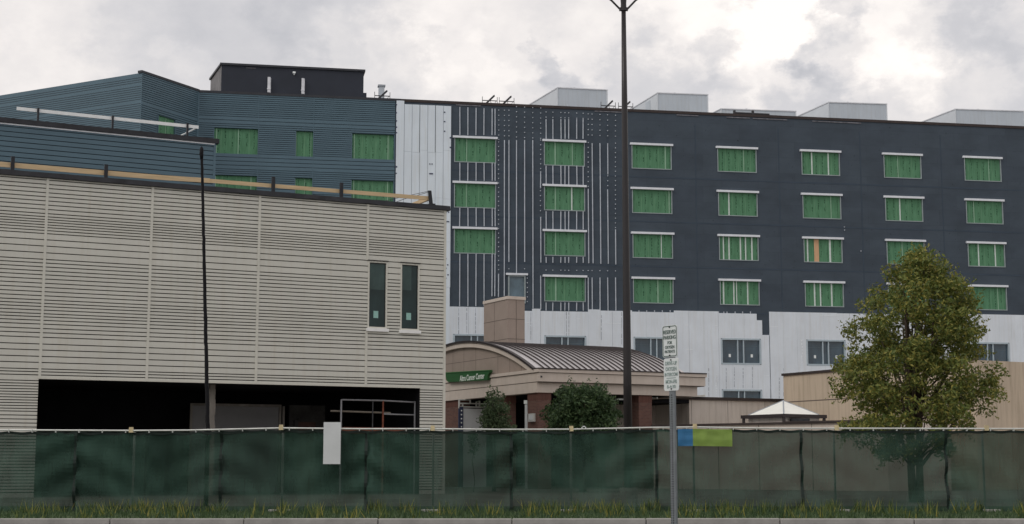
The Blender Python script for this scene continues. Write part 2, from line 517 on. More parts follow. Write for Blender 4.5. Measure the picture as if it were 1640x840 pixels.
def text_mesh(name, s, size, material, parent, loc, width=None, rot=(pi / 2, 0, 0), bold=0.):
    """lettering as a mesh lying in the x,z plane, centred on loc, facing -y"""
    cu = bpy.data.curves.new(name, 'FONT'); cu.body = s; cu.size = size; cu.align_x = 'CENTER'; cu.align_y = 'CENTER'
    cu.extrude = .002; cu.offset = bold
    t = bpy.data.objects.new(name, cu); col.objects.link(t)
    bpy.context.view_layer.update()
    dg = bpy.context.evaluated_depsgraph_get()
    me = bpy.data.meshes.new_from_object(t.evaluated_get(dg))
    bpy.data.objects.remove(t)
    me.name = name
    wd = max(v.co.x for v in me.vertices) - min(v.co.x for v in me.vertices)
    k = (width / wd) if width else 1
    for v in me.vertices: v.co = Vector((v.co.x * k + loc[0], -v.co.z + loc[1], v.co.y + loc[2]))
    me.materials.clear(); me.materials.append(material)
    o = bpy.data.objects.new(name, me); col.objects.link(o); o.parent = parent
    return o


# ================================================================== SETTING: ground
g = MB(); g.quad((-1500, -200, 0), (1500, -200, 0), (1500, 3000, 0), (-1500, 3000, 0))
tag(g.build('ground', M['gravel']), kind='structure')
g = MB(); g.quad((-120, -60, .004), (120, -60, .004), (120, 34, .004), (-120, 34, .004))
tag(g.build('parking_lot', M['asphalt']), kind='structure')
g = MB()
for i in range(-30, 30): g.box(i * 3.0 + .008, i * 3.0 + 2.992, 34 + random.uniform(-.008, .008), 34.18, 0, .14 + random.uniform(-.006, .006))
tag(g.build('kerb', M['kerb'], bevel=.02), kind='structure')
g = MB(); g.box(-120, 120, 34.18, 46, 0, .10)
tag(g.build('verge', M['grass']), kind='structure')

# grass blades on the verge
gb = MB()
for i in range(16000):
    x, y = random.uniform(-16, 16), random.uniform(34.3, 40.5)
    h, a, w_ = random.uniform(.05, .16), random.uniform(0, pi), random.uniform(.008, .016)
    dx, dy = cos(a) * w_, sin(a) * w_
    lx, ly = random.uniform(-.05, .05), random.uniform(-.05, .05)
    gb.tri((x - dx, y - dy, .1), (x + dx, y + dy, .1), (x + lx, y + ly, .1 + h))
for i in range(170):                                 # taller weeds in tufts
    cx, cy = random.uniform(-15, 15), random.choice((random.uniform(39.4, 40.1), random.uniform(34.3, 39.5)))
    for k in range(random.randint(8, 26)):
        x, y = cx + random.gauss(0, .09), cy + random.gauss(0, .06)
        h, w_ = random.uniform(.14, .42), random.uniform(.008, .02)
        lx, ly = random.gauss(0, .10), random.gauss(0, .06)
        gb.tri((x - w_, y, .1), (x + w_, y, .1), (x + lx, y + ly, .1 + h), random.randint(0, 1))
tag(gb.build('grass', [M['leafbush'], M['leafautumn']]), 'short green grass along the foot of the screened fence', 'grass', kind='stuff')

# ================================================================== MAIN HOSPITAL BLOCK
F0 = Frame(0, 133.43, 10.37)
hosp = fthing('hospital_building', 'large unfinished hospital block with dark membrane walls, white boards and green boarded windows', 'building', F0)
ZTOP = (F0.at(840, 168)[1] + F0.at(1200, 182.5)[1] + F0.at(640, 159.5)[1]) / 3
XL = F0.at(317, 200)[0]
XS = F0.at(632.5, 200)[0]          # siding stops here
XR = F0.at(1900, 400)[0]
W_, U0, ZR1, RH = 8.24, -5.44, 29.54 + EYE, 4.15
FW = 4.09
win = []                           # (kind, x0, x1, z0, z1, col, row)
for c in range(1, 9):
    for r in range(1, 5):
        if c == 1 and r == 4: continue
        x = U0 + (c - 1) * W_
        zt = ZR1 - (r - 1) * RH
        win.append((c, r, x + .15, x + FW - .12, zt - 2.40, zt - .16))
LOWZ1 = F0.at(1152, 543)[1]; LOWZ0 = F0.at(1152, 583)[1]
LOW2Z1 = F0.at(1152, 625)[1]
low = []
for c in range(1, 9):
    x = U0 + (c - 1) * W_ + .18
    low.append((c, 5, x, x + 3.74, LOWZ0, LOWZ1))
    low.append((c, 6, x, x + 3.74, LOW2Z1 - (LOWZ1 - LOWZ0), LOW2Z1))
sx0, sz1 = F0.at(813.5, 441); sx1, sz0 = F0.at(841.5, 476)
small = (sx0, sx1, sz0 - .6, sz1)
holes = [w[2:6] for w in win] + [w[2:6] for w in low] + [small]

w = MB()
w.course_wall(XS, XR, [(0, ZTOP - .25, 0, 0)], holes, 0, .22, 0)
w.quad((XR, 0, 0), (XR, 30, 0), (XR, 30, ZTOP), (XR, 0, ZTOP))
w.quad((XR, 30, 0), (XL, 30, 0), (XL, 30, ZTOP), (XR, 30, ZTOP))
w.quad((XL, 30, 0), (XL, 0.3, 0), (XL, .3, ZTOP), (XL, 30, ZTOP))
w.build('wall', M['membrane'], hosp)
w = MB(); w.quad((XL, .3, ZTOP - .7), (XR, .3, ZTOP - .7), (XR, 30, ZTOP - .7), (XL, 30, ZTOP - .7))
w.build('roof', M['roofgrey'], hosp)
w = MB(); w.box(XS + .5, XR + .05, -.07, .4, ZTOP - .25, ZTOP)
EDGE = w
# membrane laps: thin horizontal and vertical seams standing a few mm proud
w = MB()
for r in range(4):
    z = ZR1 - r * RH - 3.15
    xa = U0 - .3
    while xa < XR - 6:
        xb = min(XR, xa + random.uniform(3.5, 7.5))
        w.box(xa, xb - .02, -.012, .004, z - .07, z + .07 + random.uniform(-.03, .03)); xa = xb
for c in range(3, 8):
    x = U0 + (c - 1) * W_ - random.uniform(1.7, 2.4)
    w.box(x - .05, x + .05, -.013, .004, F0.at(1100, 498)[1], ZTOP - 1.2)
w.build('membrane_lap', mat('membrane_lap', (.040, .060, .086), .7, 0, .15, .5), hosp)
# pale scuffed edge metal just under the coping, in loose lengths
w = EDGE
for a, b, dy in ((952, 1002, 3.5), (1083, 1118, 5), (1163, 1200, 6), (1205, 1260, 7), (1300, 1378, 8), (730, 770, 2)):
    xa, xb = F0.at(a, 170)[0], F0.at(b, 170)[0]
    z = ZTOP - .25 - .012 * dy
    w.box(xa, xb, -.06, -.002, z - .10, z - .015, 1)
w.build('coping', [M['browncap'], mat('edge_metal', (.16, .16, .18), .6, 0, .5, 1.2, (3, 1, 1))], hosp)

# ---- white insulation boards
def boards(x0, x1, z0, ztop, width, y0, y1, gaps=(.025, .06)):
    b = MB(); x = x0
    while x < x1 - .05:
        xe = min(x1, x + width)
        gp = random.uniform(*gaps)
        b.box(x, xe - gp, y0 + random.uniform(0, .008), y1, z0, ztop)
        x = xe
    return b

xa = F0.at(633.5, 300)[0]; xb = F0.at(646.5, 300)[0]; xc = F0.at(722, 300)[0]
b = MB()
b.box(xa, xb - .03, -.13, 0, 5, F0.at(640, 162)[1])
zt_ = F0.at(680, 169)[1]
x = xb
bw = (xc - xb) / 6
for i in range(6):
    zz = [5, zt_ - random.uniform(5.5, 7.5), zt_ - random.uniform(10, 13), zt_]
    lim = sorted([5, zt_ - 4.1 - random.uniform(0, .3), zt_ - 8.3 - random.uniform(0, .3), zt_ - 12.4, zt_ - 16.5, zt_])
    for za, zb in zip(lim, lim[1:]):
        b.box(x, x + bw - random.choice((.025, .03, .06)), -.12 + random.uniform(0, .012), 0, za + .012, zb - (.0 if zb == zt_ else .0))
    x += bw
b.build('insulation_board', M['white'], hosp)
# markings and clips on the white boards
CLIP = mat('blue_grey_clip', (.05, .06, .11), .6)
for px, py, ww, hh in ((692, 263, .1, .1), (688.5, 263, .1, .1), (690.5, 278.5, .34, .11), (712, 180, .13, .1), (712, 195, .13, .1), (712, 210.5, .13, .1),
                       (721.5, 221, .14, .12), (721.5, 236.5, .14, .12), (714.5, 340, .1, .1), (718.5, 340, .1, .1), (716.5, 355.2, .34, .09),
                       (714, 414.5, .12, .1), (717, 424.5, .12, .1), (714.2, 430, .12, .1), (717.5, 440.5, .12, .1), (714, 446, .12, .1),
                       (634.8, 168, .12, .12), (634.8, 181, .1, .12), (635, 194, .12, .12), (635, 204, .12, .12), (635, 213, .12, .12), (634.4, 267.5, .2, .14), (634.8, 278, .1, .1)):
    x, z = F0.at(px, py, -.13)
    b = MB(); b.box(x - ww / 2, x + ww / 2, -.145, -.11, z - hh / 2, z + hh / 2); b.build('fixing_clip', CLIP, hosp)

# ---- stepped lower white cladding, as one layer of boards with a stepped top
steps = [(700, 776, 491.8), (776, 852, 498), (852, 865.5, 495), (865.5, 941.5, 499.2), (941.5, 961, 496.2), (961, 1000, 498.3), (1000, 1012, 497.5), (1012, 1079, 500.3),
         (1079, 1150, 498.6), (1150, 1211.5, 502.5), (1211.5, 1220, 513.5), (1220, 1231.5, 537), (1231.5, 1340, 500.8), (1340, 1420, 503), (1420, 1480, 505), (1480, 1560, 503.5), (1560, 1900, 507)]
cuts = []
for a, e, yy in steps:
    xa, z = F0.at(a, yy); xb_, z2 = F0.at(e, yy)
    cuts.append((xa, xb_, (z + z2) / 2))
b = MB()
lowholes = [l[2:6] for l in low]
for xa, xb_, zt in cuts:
    n = max(1, round((xb_ - xa) / 1.22)); bw = (xb_ - xa) / n
    for i in range(n):
        x0_, x1_ = xa + i * bw, xa + (i + 1) * bw - random.choice((.006, .008, .02))
        yy = -.10 + random.uniform(0, .004)
        hs = [h for h in lowholes if h[0] < x1_ and h[1] > x0_ and h[2] < zt]
        bands = [(.3, zt, 0, 0)]
        hh = [(h[0] - .05, h[1] + .05, h[2] - .05, h[3] + .05) for h in hs]
        b.course_wall(x0_, x1_, bands, hh, yy, 0, 0)
        free = [.3] + sorted(v for h in hh if h[0] < x1_ and h[1] > x0_ for v in (h[2], h[3])) + [zt]
        for za, zb in zip(free[::2], free[1::2]):
            for xe in (x0_, x1_): b.quad((xe, yy, za), (xe, 0, za), (xe, 0, zb), (xe, yy, zb))
        b.quad((x0_, yy, zt), (x1_, yy, zt), (x1_, 0, zt), (x0_, 0, zt))
# bright tape patches and joints on it
for px, py, ww in ((1100, 521, 1.1), (1145, 521.5, .6), (1240, 523.5, .8), (1262, 540.5, .6), (1110, 560, 1.4), (1145, 561, .5), (1282, 545, .5), (1345, 507, 2), (1325, 506.5, 1.4),
                   (845, 517, .9), (973, 518, 1.3), (990, 518.3, .7), (927, 511, .25), (920, 508.5, .2), (1250, 582, .9), (1228, 602, .5)):
    x, z = F0.at(px, py, -.1)
    n = max(2, int(ww / .3))
    for k in range(n):
        if random.random() < .75: b.box(x - ww / 2 + ww * k / n, x - ww / 2 + ww * (k + .9) / n, -.112, -.095, z - random.uniform(.01, .035), z + random.uniform(.01, .03), 1)
for px, y0_, y1_ in ((1147.5, 600, 634), (1284.5, 545, 585), (1148, 602, 612)):
    for k in range(8):
        yy = y0_ + (y1_ - y0_) * k / 8
        x, z = F0.at(px + random.uniform(-.7, .7), yy, -.1)
        b.box(x - .05, x + .05, -.112, -.095, z - random.uniform(.06, .2), z, 1)
for px, y0_, y1_ in ((699.5, 495, 548), (907, 500, 540), (911, 500, 540), (850, 500, 545), (995.5, 500, 552), (963, 505, 545), (1135, 590, 636), (1163, 590, 625), (1176, 588, 622), (1190, 590, 622), (1205, 588, 622),
                     (1234, 610, 638), (1248, 605, 640), (1255, 590, 636), (734.5, 494, 536), (747.5, 494, 536), (761.5, 494, 536)):
    n = 6
    for k in range(n):
        ya, yb = y0_ + (y1_ - y0_) * k / n, y0_ + (y1_ - y0_) * (k + random.uniform(.6, 1)) / n
        x, za = F0.at(px, ya, -.1); _, zb = F0.at(px, yb, -.1)
        ww = random.uniform(.01, .03)
        b.box(x - ww, x + ww, -.114, -.098, zb, za, 2)
b.build('lower_insulation_board', [M['whitelow'], mat('dull_tape', (.80, .84, .88), .5, 0, .05), M['seam']], hosp)

# ---- vertical furring strips and their brackets
def furring(px, ya, yb):
    x, za = F0.at(px, ya); _, zb = F0.at(px, yb)
    return x, zb, za
strips = []
cA = (736.3, 749.2, 762.3, 775, 788, 792.6)
for p in cA: strips += [(p, 172 + (p - 736) * .05, 217), (p, 261, 290), (p, 333.5, 363), (p, 407, 491 if p < 776 else 475)]
for p in (807.7, 814.9, 827, 840, 853): strips += [(p, 225, {807.7: 475, 814.9: 420, 827: 438, 840: 420, 853: 494}[p])]
strips += [(865.7, 275, 302), (865.7, 348, 421), (865.7, 442, 496), (798.3, 440, 476)]
cC = (874.3, 885.2, 898, 904.6, 910.6, 923.4, 933.6)
for p in cC: strips += [(p, 191.5, 223), (p, 266, 298), (p, 339, 368), (p, 412, 421.5), (p, 485, 498)]
strips += [(941.8, 303, 422), (948, 230, 422), (960.6, 230, 423), (972.9, 230, 280), (972.9, 304, 423), (985.5, 368, 424)]
for p in (941.8, 948, 960.6, 972.9, 985.5): strips += [(p, 445, 498)]
for p in (1023, 1035.5, 1048, 1060.5, 1073): strips += [(p, 497.5, 500)]
for p in (1150.5, 1159, 1164, 1177, 1189, 1201.5): strips += [(p, 499.5, 502.4)]
strips = [s for s in strips if s[2] - s[1] > 1]
tall = [s for s in strips if s[2] - s[1] > 8.5]
rest = [s for s in strips if s[2] - s[1] <= 8.5]
for s_ in tall[:100]:
    x, z0_, z1_ = furring(*s_)
    q = MB()
    j = random.uniform(-.02, .02)
    q.prism_xz([(x - .038 + j, z0_), (x + .038 + j, z0_), (x + .038, z1_), (x - .038, z1_)], -.09, -.002)
    q.build('furring_strip', M['furring'], hosp)
q = MB()
for s_ in rest + tall[100:]:
    x, z0_, z1_ = furring(*s_)
    q.box(x - .036, x + .036, -.09, -.002, z0_, z1_)
tag(q.build('furring_stub', M['furring'], hosp), kind='stuff')

dots = []
for yy in (177, 185.3, 193, 201, 209, 217, 224): dots.append((798.6, yy))
for k in range(34): dots.append((798.3, 228 + k * 7.3))
for p in (807.7, 814.9):
    for k in range(6): dots.append((p, 177.2 + k * 8.2))
for p in (827, 840, 853, 865.7):
    for k in range(7): dots.append((p, 171.5 + (p - 827) * .055 + k * 8.1))
for k in range(11): dots.append((865.7, 225 + k * 7.6))
for k in range(5): dots.append((865.3, 306 + k * 8))
for p in cC:
    for k in range(3): dots.append((p, 180 + (p - 874) * .035 + k * 8.2 - (1 if k == 2 else 0)))
for p in (941.8, 948, 960.6, 972.9, 985.5):
    for k in range(5): dots.append((p, 183 + (p - 941) * .05 + k * 8.4))
for k in range(10): dots.append((941.8, 229 + k * 7.8))
for yy in (282, 290, 298): dots.append((973, yy))
for k in range(19): dots.append((985.4, 230 + k * 7.5))
for p in (874.3, 885.2, 898, 904.6, 910.6, 923.4, 933.6, 941.8, 948, 960.6, 972.9, 985.5): dots += [(p, 433 + (p - 874) * .012)]
for p in (814.9, 840): dots += [(p, 431)]
for k in range(6): dots.append((844.3, 446 + k * 7.5))
for p in (1352, 1352.4): dots.append((p, 364 if p == 1352 else 369))
dots.append((1378.5, 402.5))
bm_ = MB(); bm_.box(-.038, .038, -.09, -.002, -.038, .038)
proto = None
stuffdots = MB()
random.shuffle(dots)
for i, (px, py) in enumerate(dots):
    x, z = F0.at(px, py)
    if i < 100:
        if proto is None:
            proto = bm_.build('bracket', M['furring'], hosp); o = proto
        else:
            o = proto.copy(); col.objects.link(o); o.parent = hosp
        o.location = (x, 0, z)
    else:
        stuffdots.box(x - .038, x + .038, -.09, -.002, z - .038, z + .038)
tag(stuffdots.build('wall_brackets', M['furring'], hosp), kind='stuff')

# ---- windows boarded with green sheathing
sp = {(1, 1): [(.30, .02, 2)], (2, 1): [(.28, .03, 2), (.70, .02, 2)], (2, 2): [(.28, .025, 2), (.68, .03, 1)], (2, 3): [(.28, .02, 2)], (2, 4): [(.28, .035, 2)],
      (1, 2): [(.3, .015, 2)], (1, 3): [(.92, .02, 2)], (3, 1): [(.85, .03, 2)], (3, 2): [(.93, .025, 2)], (3, 3): [(.72, .02, 1)], (3, 4): [(.62, .03, 2), (.93, .02, 2)],
      (4, 2): [(.28, .03, 1)], (5, 1): [(.28, .03, 1), (.71, .03, 1)],
      (4, 3): [(.12, .03, 1), (.26, .03, 1), (.55, .032, 1), (.68, .03, 1), (.84, .034, 1)],
      (5, 3): [(.11, .035, 1), (.34, .12, 3), (.69, .045, 1)], (4, 4): [(.10, .035, 1), (.36, .03, 1), (.43, .02, 1), (.71, .032, 1)],
      (5, 4): [(.26, .035, 1), (.41, .032, 1), (.70, .035, 1)], (6, 2): [(.4, .03, 1)], (6, 4): [(.2, .03, 1), (.6, .03, 1)], (7, 3): [(.3, .03, 1), (.75, .03, 1)]}


def boarded(parent, x0, x1, z0, z1, strips_=(), flash=True, y=.10, fm='frame', label=None):
    q = MB(); ww = x1 - x0
    cx, cz = (x0 + x1) / 2, (z0 + z1) / 2
    q.quad((x0 - cx, 0, z0 - cz), (x1 - cx, 0, z0 - cz), (x1 - cx, 0, z1 - cz), (x0 - cx, 0, z1 - cz))
    for fx, fw, mi in strips_:
        xc_ = x0 + ww * fx - cx
        q.box(xc_ - ww * fw / 2, xc_ + ww * fw / 2, -.03, -.002, z0 - cz + .02, z1 - cz - .02, mi)
    o = q.build('window', [M['board'], M['strip'], M['strip_dim'], M['plywood']], parent)
    o.location = (cx, y, cz)
    if label: o['label'] = label
    f = MB(); t = .075
    f.box(x0 - cx, x0 - cx + t, -y - .05, -.004, z0 - cz, z1 - cz)
    f.box(x1 - cx - t, x1 - cx, -y - .05, -.004, z0 - cz, z1 - cz)
    f.box(x0 - cx + t, x1 - cx - t, -y - .05, -.004, z0 - cz, z0 - cz + t)
    f.build('frame', M[fm], o)
    if flash:
        h = MB()
        h.box(x0 - cx - .15, x1 - cx + .12, -y - .20, -y - .002, z1 - cz - .02, z1 - cz + .17)
        h.box(x0 - cx - .15 + ww * .48, x0 - cx - .12 + ww * .48, -y - .206, -y, z1 - cz - .03, z1 - cz + .176)
        h.build('head_flashing', M['flash'], o)
    return o


for c, r, x0, x1, z0, z1 in win:
    boarded(hosp, x0, x1, z0, z1, sp.get((c, r), [(random.uniform(.2, .8), .02, 2)]), True,
            label='boarded window with one orange plywood sheet' if (c, r) == (5, 3) else None)


def glazed(parent, x0, x1, z0, z1, paper=False, y=.12):
    cx, cz = (x0 + x1) / 2, (z0 + z1) / 2
    hw, hh = (x1 - x0) / 2, (z1 - z0) / 2
    q = MB(); t = .09
    q.box(-hw - .06, -hw + t, -y - .12, .02, -hh, hh); q.box(hw - t, hw + .06, -y - .12, .02, -hh, hh)
    q.box(-hw + t, hw - t, -y - .12, .02, hh - t, hh + .06); q.box(-hw + t, hw - t, -y - .12, .02, -hh - .06, -hh + t)
    for fx in (-.16, .14): q.box(hw * fx - .055, hw * fx + .055, -y - .05, .018, -hh + t, hh - t)
    o = q.build('glazed_window', M['alu'], parent)
    o.location = (cx, y, cz)
    for a, e in ((-hw + t, -.16 * hw - .055), (-.16 * hw + .055, .14 * hw - .055), (.14 * hw + .055, hw - t)):
        p = MB(); p.quad((a, 0, -hh + t), (e, 0, -hh + t), (e, 0, hh - t), (a, 0, hh - t))
        if e - a > 1:
            p.box(a, e, .05, .07, hh * .45, hh - t)          # slab behind the upper pane; next, a paler bar across it
            p.quad((a + .1, -.012, hh * .42), (e - .1, -.012, hh * .42), (e - .1, -.012, hh * .46), (a + .1, -.012, hh * .46), 1)
        p.build('pane', [M['glass'], mat_cache_bar], o)
    if paper:
        p = MB()
        for fx in (-.55, .58): p.box(hw * fx - .10, hw * fx + .10, -.02, -.005, -hh * .45, -hh * .20)
        p.build('paper_notice', M['paper'], o)
    return o


mat_cache_bar = mat('dim_bar', (.09, .13, .15), .6)
for c, r, x0, x1, z0, z1 in low:
    glazed(hosp, x0, x1, z0, z1, paper=(r == 5 and c in (4, 5)))
# small glazed window above the tan pylon
x0, x1, z0, z1 = small
cx, cz = (x0 + x1) / 2, (z0 + z1) / 2
q = MB(); hw, hh = (x1 - x0) / 2, (z1 - z0) / 2
for a, e in ((-hw, -hw + .12), (hw - .12, hw)): q.box(a, e, -.2, .05, -hh, hh)
q.box(-hw + .12, hw - .12, -.2, .05, hh - .12, hh); q.box(-hw + .12, hw - .12, -.2, .05, -hh, -hh + .12)
o = q.build('small_window', M['frame'], hosp); o.location = (cx, .1, cz)
p = MB(); p.quad((-hw + .12, 0, -hh + .12), (hw - .12, 0, -hh + .12), (hw - .12, 0, hh - .12), (-hw + .12, 0, hh - .12))
p.build('pane', mat_glass('pale_blue_glass', (.09, .15, .19)), o)
p = MB(); p.box(-hw - .2, hw + .2, -.3, -.102, hh, hh + .18); p.build('head_flashing', M['flash'], o)

# ---- blue horizontal siding of the left wing (same plane)
def siding_bands(ztop, zbot, plan):
    """plan: list of (z_until, course height) downwards; returns courses with dark joints"""
    bands = []; z = ztop
    for zu, h in plan:
        while z - h > zu - 1e-6 and z > zbot:
            bands.append((z - h + .05, z, 0, 0)); bands.append((z - h, z - h + .05, .06, 1)); z -= h
        if h > 1: pass
    bands.append((zbot, z, 0, 0))
    return bands[::-1]


zpx = lambda py, px=450: F0.at(px, py, -.06)[1]
plan = [(zpx(193), .185), (zpx(204), .35), (zpx(249), .185), (zpx(278), .36), (zpx(300), .185), (zpx(330), .36), (5, .185)]
wing_w = []
for (a, e, yt, yb) in ((342, 414, 204.5, 245), (473, 502.5, 210, 249.5), (563, 632, 213.7, 253.5)):
    xa, zt = F0.at(a, yt, -.06); xe, zb = F0.at(e, yb, -.06)
    for k in range(3): wing_w.append((xa, xe, zt - 2.35 - k * 4.22, zt - k * 4.22))
b = MB()
b.course_wall(XL, XS, siding_bands(ZTOP - .22, 3, plan), wing_w, -.06, .22, 0)
b.quad((XS, -.06, 3), (XS, .2, 3), (XS, .2, ZTOP - .2), (XS, -.06, ZTOP - .2))
b.quad((XL, .3, 3), (XL, -.06, 3), (XL, -.06, ZTOP - .2), (XL, .3, ZTOP - .2))
b.box(XL - .02, XL + .09, -.075, .2, 3, ZTOP - .23)
b.build('siding', [M['bluesid'], M['bluegroove']], hosp)
b = MB(); b.box(XL, XS + .5, -.10, .4, ZTOP - .22, ZTOP); b.build('siding_coping', M['coping'], hosp)
b = MB()
for px in (414.5, 502.8): 
    x = F0.at(px, 180, -.06)[0]; b.box(x - .03, x + .03, -.075, -.05, 3, ZTOP - .23)
b.build('siding_trim', M['bluesid'], hosp)
for xa, xe, za, zb in wing_w:
    boarded(hosp, xa, xe, za, zb, [(random.choice((.28, .55, .85)), .02, 2), (.07, .02, 2)], False, .14, 'bluesid')

# ---- the wing that turns towards the street on the left
pc = F0.w(XL, -.06)
FA = Frame(pc.x, pc.y, 61.9)
xe = FA.at(228, 112)[0]           # its end, just outside on the left
ZA = (FA.at(317, 143)[1] + FA.at(262, 124.5)[1]) / 2
ha, hz1 = FA.at(281, 214, 0); hb, hz0 = FA.at(252, 214, 0)
_, t1 = FA.at(281, 192.5); _, t0 = FA.at(281, 214.5)
awin = [(hb, ha, t1 - 2.4, t1), (hb, ha, t1 - 2.4 - 4.2, t1 - 4.2)]
b = MB()
zp2 = lambda py: FA.at(300, py)[1]
b.course_wall(xe, 0, siding_bands(ZA - .2, 3, [(zp2(186), .185), (zp2(197), .35), (5, .185)]), awin, 0, .22, 0)
b.quad((xe, 20, 3), (xe, 0, 3), (xe, 0, ZA - .2), (xe, 20, ZA - .2))
b.quad((xe, 0, ZA - .6), (0, 0, ZA - .6), (0, 20, ZA - .6), (xe, 20, ZA - .6), 0)
b.box(-.10, -.01, -.02, .2, 3, ZA - .21)
z = ZA - .6
while z > 4:
    b.box(xe - .006, xe + .01, .05, 20, z - .025, z + .025, 1); z -= .185 if random.random() < .85 else .37
o = b.build('angled_wing', [M['bluesid'], M['bluegroove']], hosp)
o.location = (XL, -.06, 0); o.rotation_euler = (0, 0, FA.yaw - F0.yaw)
c_ = MB(); c_.box(xe - .1, .05, -.06, .4, ZA - .2, ZA); c_.build('coping', M['coping'], o)
for xa, xb_, za, zb in awin:
    boarded(o, xa, xb_, za, zb, [(.5, .02, 2)], False, .14, 'bluesid')

# ---- black rooftop penthouse
FP = Frame(*F0.w(XL + 2, 8).xy, 10.7)
x0, zt = FP.at(355, 104.5); x1, _ = FP.at(582.5, 115)
ph = MB()
zb = ZTOP - 1
sd = Vector((cos(R(-69 - 10.7)), sin(R(-69 - 10.7)))) * -6.0
pts = [(x0, 0), (x1, 0), (x1, 10), (x0 + sd.x, sd.y)]
k = len(pts)
ph.prism_xy(pts, zb, zt, 0)
ph.m[-1] = 1
pent = ph.build('penthouse', [M['pent'], M['pentside']], hosp)
pent.location = F0.ex.dot(FP.o - F0.o), F0.ey.dot(FP.o - F0.o), 0
pent.rotation_euler = (0, 0, FP.yaw - F0.yaw)
c_ = MB()
c_.box(x0 - .15, x1 + .15, -.15, .12, zt + .002, zt + .2)
c_.prism_xy([(x0 + sd.x - .15, sd.y), (x0 - .15, .12), (x0 + .15, .12), (x0 + sd.x + .15, sd.y)], zt + .002, zt + .2)
c_.box(x1 - .1, x1 + .15, .12, 10, zt + .002, zt + .2)
c_.build('coping', M['coping'], pent)
for px, y0_, y1_ in ((431, 124, 148.5), (485.3, 126, 151)):
    x, za = FP.at(px, y0_, -.2); _, zb_ = FP.at(px, y1_, -.2)
    q = MB(); q.box(x - .13, x + .13, -.3, -.02, zb_, za); q.box(x - .17, x + .17, -.34, -.02, zb_ + .28, zb_ + .40); q.box(x + .14, x + .18, -.12, -.01, zb_, za - .05)
    q.build('downpipe', M['zinc'], pent)
x, z = FP.at(471, 117.5)
q = MB(); q.box(x - .13, x + .13, -.3, -.01, z - .08, z + .08); q.box(x - .05, x + .05, -.2, -.01, z - .2, z - .08)
q.build('wall_light', M['paper'], pent)
x, z = FP.at(402, 109.5)
q = MB(); q.box(x - .45, x + .45, -.03, -.005, z - .05, z + .05); q.build('vent_slot', mat('slot', (.10, .10, .11), .7), pent)
# slim roof pipe stub beside penthouse
x, z = F0.at(584.5, 149, 6)
q = MB(); q.box(x - .15, x + .15, 6, 6.3, ZTOP - 1, z); q.build('roof_post', M['pent'], hosp)

# ---- rooftop air handlers
def ahu(pxc, pyc, pxr, pyr, pxl, pyl, back, fy, sy, label, wide=True):
    p = F0.w(0, back)
    d = ray(pxc, pyc); c0 = Vector((0, 0, EYE))
    t = (p - c0).dot(F0.ey) / d.dot(F0.ey)
    corner = c0 + d * t
    fr = Frame(corner.x, corner.y, fy)
    th = fthing('rooftop_unit', label, 'rooftop unit', fr, 'pale metal rooftop units on the hospital roof')
    th.location.z = ZTOP - .7
    zt = corner.z - th.location.z
    x1 = fr.at(pxr, pyr)[0]
    sdv = Vector((-cos(R(sy - fy)), -sin(R(sy - fy))))
    L_ = 9.0
    q = MB()
    pts = [(0, 0), (x1, 0), (x1 + sdv.x * L_, sdv.y * L_), (sdv.x * L_, sdv.y * L_)]
    q.prism_xy(pts, 0, zt, 0); q.m[-1] = 1  # left face takes the painted lit tone
    o = q.build('casing', [M['ahu'], M['ahu_lit']], th)
    tr = MB(); n = len(tr.v)
    e = .06
    tr.box(-e, x1 + e, -e, .05, zt + .002, zt + .10)
    tr.prism_xy([(sdv.x * L_ - e, sdv.y * L_), (-e, .05), (.08, .05), (sdv.x * L_ + .08, sdv.y * L_)], zt + .002, zt + .10)
    tr.build('roof_trim', M['zinc'], th)
    tr = MB(); tr.box(-.05, .04, -.05, -.002, 0, zt); tr.box(x1 - .1, x1 + .03, -.05, -.002, 0, zt)
    if wide:
        for k in range(1, 5): tr.box(x1 * k / 5 - .012, x1 * k / 5 + .012, -.018, -.002, 0, zt)
    tr.build('corner_trim', M['ahu_lit'], th)
    q = MB(); xk = x1 * .35
    q.box(xk - .1, xk + .1, .3, .5, zt + .1, zt + .24); q.build('lifting_lug', M['zinc'], th)
    return fr, th, x1, zt


ahu(893, 141.5, 972.5, 145.5, 850, 166, 9, 11, -69, 'largest pale grey rooftop unit, a plain box left of the lamp pole')
fr, th, x1_, zt_a = ahu(1053, 150, 1133.5, 152.5, 1020, 172, 9, 8, -73, 'pale grey rooftop unit right of the lamp pole, with a side hatch')
sd_ = Vector((-cos(R(-81)), -sin(R(-81))))
q = MB()
for k0, k1 in ((1.9, 3.1),):
    a = Vector((0, 0)) + sd_ * k0; b_ = Vector((0, 0)) + sd_ * k1
    nrm = Vector((-sd_.y, sd_.x)) * .04
    q.prism_xy([(a.x, a.y), (b_.x, b_.y), (b_.x + nrm.x, b_.y + nrm.y), (a.x + nrm.x, a.y + nrm.y)], zt_a - 1.2, zt_a - .25)
q.build('hatch', M['ahu'], th)
ahu(1155, 175.5, 1274.5, 179, 1143, 182, 6, 8, -72, 'low whitish rooftop unit barely showing above the parapet')
ahu(1327, 165, 1420, 168, 1280, 186, 9, 7, -72, 'pale rooftop unit at the right, half cut by the picture edge')
ahu(1530, 176, 1640, 180, 1490, 190, 9, 7, -72, 'pale rooftop unit farthest right along the hospital roof')

